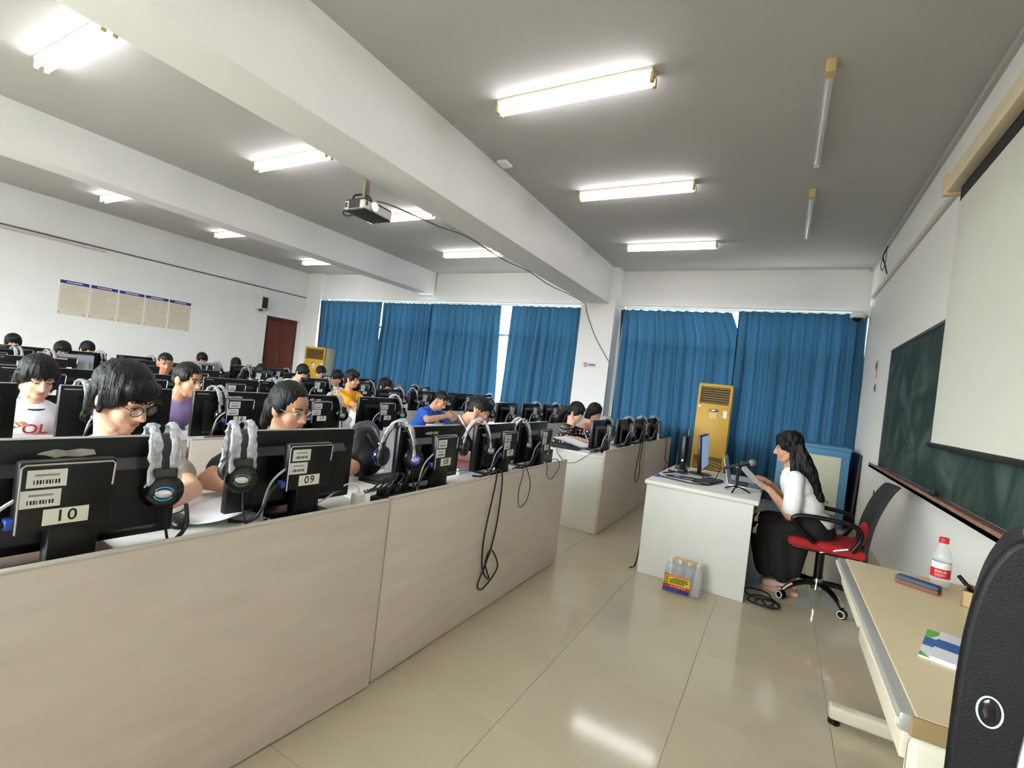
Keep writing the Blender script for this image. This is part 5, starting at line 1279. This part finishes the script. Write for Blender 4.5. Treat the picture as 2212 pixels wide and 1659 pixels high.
def on_bottle(v, f, zc, mi, r=0.0334):
    lb.add([(r*math.cos(BDIR + a/r), r*math.sin(BDIR + a/r), zc + q) for a, q, _ in v], f, mi)
v, f = text_geo('农夫山泉', 0.0105, bold=0.01); on_bottle(v, f, 0.071, 3)
v, f = text_geo('农夫山泉 饮用天然水', 0.0042); on_bottle(v, f, 0.060, 3); on_bottle(v, f, 0.0545, 3)
on_bottle([(-0.013, 0, 0), (0, -0.009, 0), (0.013, 0, 0), (0, 0.010, 0)], [(0, 1, 2, 3)], 0.096, 4); on_bottle([(-0.017, -0.004, 0), (0.017, -0.004, 0), (0.010, -0.010, 0), (-0.010, -0.010, 0)], [(0, 1, 2, 3)], 0.095, 5)
lb.build('label', [mat('bottle_red', (196, 28, 40), 0.35), LABELW, INK, LABELW, mat('dark_green_peak', (24, 60, 58), 0.4), mat('pale_teal', (150, 196, 190), 0.4)], t)
# chalk eraser, box with markers, books
t = thing('board_eraser', 'long blue board eraser on the beige table', 'eraser', (0.565, 2.60, TT), R(-28))
MB().rbox(-0.072, 0.072, -0.024, 0.024, 0.0, 0.018, r=0.004).build('felt', mat('orange_felt', (128, 84, 62), 0.9), t); MB().rbox(-0.072, 0.072, -0.025, 0.025, 0.016, 0.034, r=0.007, seg=3).build('grip', mat('dusty_blue', (58, 78, 108), 0.6, vary=0.15, scale=30), t)
t = thing('cardboard_box', 'small open cardboard box on the beige table by bottle', 'box', (0.79, 2.52, TT), R(-20))
CARD = mat('cardboard', (186, 156, 112), 0.8, vary=0.06)
for bx in ((-0.10, 0.10, -0.07, -0.065, 0, 0.06), (-0.10, 0.10, 0.065, 0.07, 0, 0.06), (-0.10, -0.095, -0.07, 0.07, 0, 0.06), (0.095, 0.10, -0.07, 0.07, 0, 0.06), (-0.10, 0.10, -0.07, 0.07, 0, 0.004)):
    MB().box(*bx).build('side', CARD, t, smooth=False)
m = MB().cyl((0.74, 2.545, TT+0.025), (0.69, 2.61, TT+0.085), 0.008); tag(m.build('marker_pen', BLACKPL), 'black marker pen sticking out of the cardboard box', 'pen')
t = thing('green_sticky_pad', 'lime green pad with black strip beside cardboard box', 'pad', (0.735, 2.40, TT), R(-20))
MB().rbox(-0.06, 0.06, -0.025, 0.025, 0, 0.022, r=0.003, seg=1).build('pad', mat('lime_green', (168, 200, 62), 0.6), t); MB().rbox(-0.02, 0.06, 0.005, 0.025, 0.022, 0.028, r=0.002, seg=1).build('strip', INK, t)
BKW = mat('glossy_cover', (226, 226, 232), 0.3, vary=0.03); BKG = mat('cover_green', (96, 176, 62), 0.35); BKB = mat('cover_blue', (36, 92, 168), 0.35, vary=0.25, scale=25); BKK = mat('cover_dark_blue', (26, 36, 62), 0.35)
for q, (x, y, rt) in enumerate(((0.545, 1.93, -16), (0.572, 1.922, -18))):
    t = thing('booklet', ['white booklet with green corners under another on the beige table', 'white booklet with blue picture band on the beige table'][q], 'booklet', (x, y, TT+0.006*q), R(rt), 'booklets on the beige table')
    MB().rbox(-0.095, 0.095, -0.13, 0.13, 0.0, 0.006, r=0.001, seg=1).build('cover', BKW, t)
    z0, z1 = 0.006, 0.0064
    if q == 0:
        MB().prism([(-0.095, 0.13), (-0.095, 0.04), (-0.08, 0.06), (-0.05, 0.13)], 'z', z0, z1).build('corner_print', BKG, t, smooth=False); MB().prism([(-0.095, -0.13), (-0.095, -0.09), (-0.07, -0.13)], 'z', z0, z1).build('corner_print', BKG, t, smooth=False)
        MB().box(-0.095, 0.095, -0.03, 0.05, z0, z1).build('band_print', BKB, t, smooth=False)
    else:
        MB().box(-0.095, 0.095, -0.035, 0.045, z0, z1).build('band_print', BKB, t, smooth=False); MB().prism([(-0.03, -0.03), (0.06, -0.035), (0.09, 0.0), (0.04, 0.02), (0.0, 0.01)], 'z', z1, z1+0.0003).build('picture_print', BKK, t, smooth=False)
        MB().tube([(0.03, 0.07, 0.0065), (0.06, 0.085, 0.0065), (0.08, 0.07, 0.0065), (0.05, 0.058, 0.0065)], 0.0012, closed=True).build('line_print', INK, t)
# black floor-standing speaker at the near end of the table
SPK = mat('black_speckled_shell', (11, 11, 13), 0.5, vary=0.5, scale=160, bump=0.12, bscale=260, spec=0.3)
t = thing('floor_speaker', 'tall black rounded speaker with glowing ring button beside beige table', 'speaker', (0.432, 1.18, 0), R(-17))
out_ = [(-0.095, 0.0), (-0.104, 0.45), (-0.106, 0.80), (-0.104, 0.97), (-0.096, 1.06), (-0.082, 1.13), (-0.058, 1.185), (-0.03, 1.205), (0.0, 1.21)]
poly = out_ + [(-x, z) for x, z in reversed(out_[:-1])]
pp = catmull([Vector((x, 0, z)) for x, z in poly], 3)
bd = MB(); bd.prism([(p.x, p.z) for p in pp], 'y', 0.0, 0.22); o = bd.build('cabinet', SPK, t, angle=30)
md = o.modifiers.new('edge', 'BEVEL'); md.width = 0.012; md.segments = 3; md.limit_method = 'ANGLE'; md.angle_limit = R(50)
MB().tube([(-0.056+0.0165*math.cos(a), -0.002, 0.885+0.0265*math.sin(a)) for a in [i*math.pi/12 for i in range(24)]], 0.0016, closed=True, smooth=1).build('ring_button', mat('ring_light', (190, 214, 226), 0.3, vary=0, emit=0.10, emit_c=(190, 220, 235)), t)
MB().ellipsoid((-0.056, 0.002, 0.885), (0.014, 0.005, 0.024), n=20).build('button', BLACKGL, t)
MB().tube([(-0.01, -0.004, 0.66), (-0.012, -0.004, 0.80), (-0.004, -0.004, 0.9)], 0.006).build('trim_strip', SILVER, t)
MB().tube([(-0.03, 0.06, 1.195), (-0.028, 0.06, 1.225), (0.0, 0.06, 1.238), (0.03, 0.06, 1.225), (0.032, 0.06, 1.195)], 0.011).build('carry_handle', CHROME, t)
# ================================================================== THINGS ON AND AROUND THE STUDENT DESKS
def sheet(label, x, y, rot, w=0.21, h=0.297, z=DZ, curl=0.0, name='paper_sheet', m=None):
    a = MB(); vs = []; fs = []
    for i in range(7):
        for j in range(7):
            u = i/6-0.5; v = j/6-0.5; vs.append((u*w, v*h, 0.0012 + curl*max(0, u+0.2)**2*1.5 + curl*0.4*max(0, -v-0.1)**2))
    for i in range(6):
        for j in range(6): k = i*7+j; fs.append((k, k+1, k+8, k+7))
    n0 = len(vs); vs += [(p[0], p[1], p[2]-0.001) for p in vs]; fs += [tuple(q+n0 for q in reversed(f)) for f in fs]
    a.add(vs, fs); o = a.build(name, m or PAPER); o.location = (x, y, z); o.rotation_euler = (0, 0, R(rot)); return tag(o, label, 'paper', 'papers on the desks')
sheet('large white sheet under the headset side of monitor nine', -1.775, 1.08, 24, 0.27, 0.38, curl=0.05)
sheet('white sheet lying under monitor nine beside the mouse', -1.66, 1.20, -8, 0.21, 0.29, z=DZ+0.0015)
t = thing('computer_mouse', 'black computer mouse on the desk between monitors ten and nine', 'mouse', (-1.72, 0.90, DZ), R(160))
ms = MB(); ms.ellipsoid((0, 0, 0.012), (0.056, 0.032, 0.024), n=20); me = remesh(ms, 0.004, 2); me.materials.append(BLACKPL); o = place('shell', me, t)
MB().rbox(-0.008, 0.012, -0.004, 0.004, 0.032, 0.039, r=0.003).build('wheel', DARKGREY, t)
MB().tube([(0.05, 0, 0.012), (0.10, 0.02, 0.006), (0.14, -0.02, 0.004), (0.20, -0.05, 0.004)], 0.003).build('cable', CABLEM, t)
tag(MB().tube([(-1.50, 0.80, 0.90), (-1.49, 0.80, 0.83), (-1.52, 0.76, 0.775), (-1.56, 0.70, 0.766), (-1.55, 0.64, 0.766)], 0.006).build('desk_cable', CABLEM), 'thick black cord running down from the headset of monitor ten', 'cord', 'headset cords')
# phone charger
t = thing('phone_charger', 'white phone charger with white cord between monitors nine and eight', 'charger', (-1.56, 1.54, DZ))
MB().rbox(-0.02, 0.02, -0.025, 0.025, 0.0, 0.052, r=0.006, seg=3).build('adapter', WHITEPL, t); MB().tube([(0, 0, 0.05), (0, -0.01, 0.085), (-0.03, -0.05, 0.088), (-0.06, -0.13, 0.03), (-0.08, -0.20, 0.006), (-0.14, -0.26, 0.006)], 0.004).build('cord', WHITEPL, t)
t = thing('power_strip', 'black power strip with tangled plugs between monitors nine and eight', 'power strip', (-1.545, 1.74, DZ), R(8))
MB().rbox(-0.03, 0.03, -0.13, 0.16, 0, 0.032, r=0.006).build('case', BLACKPL, t)
for k in range(3): MB().rbox(-0.022, 0.022, -0.10+0.08*k, -0.055+0.08*k, 0.03, 0.065, r=0.006).build('plug', BLACKPL, t)
for k in range(4): MB().tube([(0.0, -0.08+0.06*k, 0.06), (0.02, -0.05+0.05*k, 0.10+0.02*(k % 2)), (-0.05, 0.02+0.05*k, 0.09), (-0.10, 0.06*k-0.05, 0.02), (-0.16, 0.02*k, 0.006)], 0.005).build('cord', CABLEM, t)
keyboard('keyboard', 'black keyboard on the desk on the seat side of monitor eight', (-1.84, 2.06, DZ), R(2), w=0.40, d=0.13)
# backpack on a stool behind the first row
t = thing('backpack', 'dark backpack with purple lining on the desk between monitors nine and eight', 'backpack', (-1.98, 1.96, DZ))
g = MB(); g.ellipsoid((0, 0, 0.13), (0.075, 0.115, 0.15), n=20); g.ellipsoid((0.04, 0, 0.09), (0.06, 0.095, 0.09), n=18); me = remesh(g, 0.008, 3); noisy(me, 0.02, 12, 9); me.materials.append(mat('black_nylon', (24, 22, 25), 0.35, vary=0.3, scale=14)); place('bag_body', me, t)
g = MB(); g.ellipsoid((-0.05, 0.03, 0.15), (0.06, 0.13, 0.15), n=18); me = remesh(g, 0.01, 3); noisy(me, 0.02, 10, 10, 2); me.materials.append(mat('purple_grey_lining', (82, 72, 90), 0.8, vary=0.1)); place('lining', me, t)
MB().tube([(0.05, -0.04, 0.24), (0.08, -0.03, 0.20), (0.095, 0.0, 0.15), (0.09, 0.02, 0.08)], 0.008).build('strap', BLACKSOFT, t)
a = MB(); a.rbox(-0.003, 0.003, -0.07, 0.07, 0, 0.26, r=0.001, seg=1); o = a.build('cardboard_sheet', PAPER); o.location = (-2.0, 2.20, DZ); o.rotation_euler = (0, R(-8), R(20)); tag(o, 'white card standing upright behind the dark backpack', 'paper')
# books by the polo man
for q, (c, nm) in enumerate((((228, 226, 222), 'white'), ((120, 40, 48), 'maroon'))):
    t = thing('notebook', '%s notebook in the pile beside monitor seven' % nm, 'notebook', (-1.80, 2.60+0.02*q, DZ+0.020*q), R(8-6*q), 'notebooks by monitor seven')
    MB().rbox(-0.10, 0.10, -0.14, 0.14, 0.0, 0.003, r=0.001, seg=1).rbox(-0.10, 0.10, -0.14, 0.14, 0.017, 0.020, r=0.001, seg=1).build('cover', mat('cover_'+nm, c, 0.5), t); MB().box(-0.097, 0.097, -0.137, 0.137, 0.003, 0.017).build('pages', PAPER, t, smooth=False)
sheet('white sheets under the notebooks beside monitor seven', -1.70, 2.66, 12, 0.21, 0.30)
sheet('white sheet on the desk behind monitor six', -1.86, 3.05, -5, 0.30, 0.40)
# books and black cloth at the women's desk end
t = thing('open_book', 'open white exercise book lying before the woman in dotted blouse', 'book', (-1.90, 4.90, DZ+0.022), R(-14))
for sgn in (-1, 1):
    vs = []; fs = []
    for i in range(9):
        u = i/8
        for y in (-0.13, 0.13): vs.append((sgn*u*0.19, y, 0.012*math.sin(u*math.pi*0.9) + 0.030*(1-u)**2 + (0.05*u if sgn < 0 else 0)))
    for i in range(8): fs.append((2*i, 2*i+1, 2*i+3, 2*i+2))
    n0 = len(vs); vs += [(p[0], p[1], p[2]-0.012) for p in vs]; fs += [tuple(q+n0 for q in reversed(f)) for f in fs]
    MB().add(vs, fs).build('page_block', PAPER, t)
g = MB(); g.rbox(-0.16, 0.12, -0.16, 0.20, 0.0, 0.018, r=0.008); o = g.build('folded_jacket', mat('black_navy_cloth', (30, 28, 38), 0.8, vary=0.1)); o.location = (-1.87, 4.72, DZ); o.rotation_euler = (0, 0, R(10)); tag(o, 'folded dark jacket on the aisle end of the first row desk', 'jacket')
sheet('white sheet sticking out under the folded dark jacket', -1.90, 4.66, 30, 0.21, 0.30)
t = thing('pen', 'lilac pen in the hand of the woman in dotted blouse', 'pen', (0, 0, 0)); MB().cyl((-1.84, 5.20, 0.80), (-1.90, 5.16, 0.92), 0.006).build('barrel', mat('lilac_pen', (196, 170, 226), 0.4), t); MB().cyl((-1.84, 5.20, 0.80), (-1.835, 5.203, 0.79), 0.003).build('tip', INK, t)
# plastic bag between monitors seventeen and sixteen, sheets in the back rows
t = MB(); t.ellipsoid((0, 0, 0.09), (0.07, 0.08, 0.09), n=18); t.ellipsoid((0, 0.02, 0.16), (0.03, 0.04, 0.06), n=12); me = remesh(t, 0.008, 2); noisy(me, 0.03, 16, 14); me.materials.append(mat('thin_white_plastic', (226, 230, 228), 0.35, vary=0.1, scale=30, alpha=0.7)); o = place('plastic_bag', me, None, (-3.30, 2.97, DZ)); tag(o, 'crumpled white plastic bag between monitors seventeen and sixteen', 'bag')
o = copy_tree(o); o.location = (-3.44, 3.47, DZ); o.scale = (0.8, 0.7, 0.7); tag(o, 'pale green crumpled bag at the aisle end beside monitor sixteen', 'bag')
sheet('white sheet propped in front of the yellow shirt man row', -4.62, 5.24, 20, 0.21, 0.30)
a = MB(); a.rbox(-0.002, 0.002, -0.13, 0.13, 0, 0.19, r=0.001, seg=1); o = a.build('propped_sheet', mat('pale_blue_paper', (196, 214, 220), 0.6)); o.location = (-7.46, 5.30, DZ+0.08); o.rotation_euler = (R(18), R(-10), 0); o.location.z = DZ+0.02; tag(o, 'pale blue sheet propped up beside the fifth row monitors', 'paper')
for q, (x, y, lab) in enumerate(((-4.86, 2.42, 'white storage box on third row desk behind monitor eighteen'), (-4.86, 2.98, 'white carton on third row desk near the wrapped headset'))):
    t = thing('paper_carton', lab, 'box', (x, y, DZ), R(4)); MB().rbox(-0.10, 0.10, -0.10, 0.10, 0, 0.12, r=0.003, seg=1).build('carton', WHITELAM, t); MB().rbox(-0.103, 0.103, -0.103, 0.103, 0.09, 0.125, r=0.003, seg=1).build('lid', WHITELAM, t)
# headset and mouse cords hanging over the front panel
tag(MB().tube([(-1.50, 2.48, 0.83), (-1.44, 2.47, 0.835), (-1.405, 2.46, 0.80), (-1.405, 2.40, 0.50), (-1.405, 2.40, 0.34), (-1.405, 2.44, 0.24), (-1.405, 2.51, 0.19), (-1.403, 2.44, 0.30), (-1.403, 2.49, 0.37), (-1.403, 2.59, 0.26), (-1.403, 2.56, 0.20), (-1.403, 2.44, 0.15), (-1.403, 2.38, 0.19), (-1.404, 2.43, 0.27), (-1.404, 2.49, 0.38), (-1.405, 2.53, 0.55), (-1.405, 2.53, 0.79), (-1.44, 2.53, 0.835), (-1.52, 2.54, 0.80)], 0.005).build('hanging_cable', CABLEM), 'long thick black cord knotted and hanging low over the front panel', 'cord', 'cords over the front panel')
tag(MB().tube([(-1.50, 2.82, 0.80), (-1.44, 2.81, 0.833), (-1.406, 2.80, 0.80), (-1.404, 2.76, 0.67), (-1.404, 2.80, 0.57), (-1.404, 2.89, 0.60), (-1.404, 2.92, 0.70), (-1.406, 2.86, 0.80), (-1.44, 2.86, 0.833), (-1.50, 2.87, 0.80)], 0.0028).build('hanging_cable', mat('brown_black_cord', (52, 42, 40), 0.5)), 'thin dark cord loop hanging over front panel near monitor six', 'cord', 'cords over the front panel')
tag(MB().tube([(-1.50, 3.20, 0.80), (-1.44, 3.19, 0.833), (-1.406, 3.17, 0.80), (-1.404, 3.17, 0.74), (-1.404, 3.26, 0.70), (-1.404, 3.38, 0.77), (-1.41, 3.38, 0.815), (-1.44, 3.36, 0.833), (-1.50, 3.33, 0.79)], 0.0028).build('hanging_cable', mat('brown_black_cord', (52, 42, 40), 0.5)), 'short thin cord loop hanging at the aisle end of front panel', 'cord', 'cords over the front panel')
tag(MB().tube([(-1.50, 5.82, 0.80), (-1.44, 5.80, 0.833), (-1.405, 5.79, 0.80), (-1.404, 5.72, 0.55), (-1.404, 5.70, 0.42), (-1.404, 5.80, 0.36), (-1.404, 5.90, 0.45), (-1.405, 5.86, 0.60), (-1.406, 5.90, 0.80), (-1.44, 5.92, 0.833), (-1.50, 5.95, 0.80)], 0.005).build('hanging_cable', CABLEM), 'black cord loop hanging on the desk panel facing the teacher desk', 'cord', 'cords over the front panel')
tag(MB().tube([(-1.50, 7.30, 0.80), (-1.44, 7.30, 0.833), (-1.405, 7.31, 0.80), (-1.404, 7.34, 0.62), (-1.404, 7.40, 0.48), (-1.30, 7.45, 0.40), (-1.10, 7.0, 0.5), (-0.90, 5.2, 0.70)], 0.005).build('hanging_cable', CABLEM), 'black cord running from last first-row monitor toward the teacher desk', 'cord', 'cords over the front panel')
tag(MB().tube([(-1.55, 4.52, 0.775), (-1.60, 4.515, 0.74), (-1.70, 4.51, 0.66), (-1.80, 4.51, 0.64), (-1.90, 4.515, 0.70), (-1.93, 4.53, 0.768), (-1.90, 4.60, 0.768)], 0.0028).build('hanging_cable', mat('brown_black_cord', (52, 42, 40), 0.5)), 'thin cord drooping over the white desk end beside the aisle', 'cord', 'cords over the front panel')
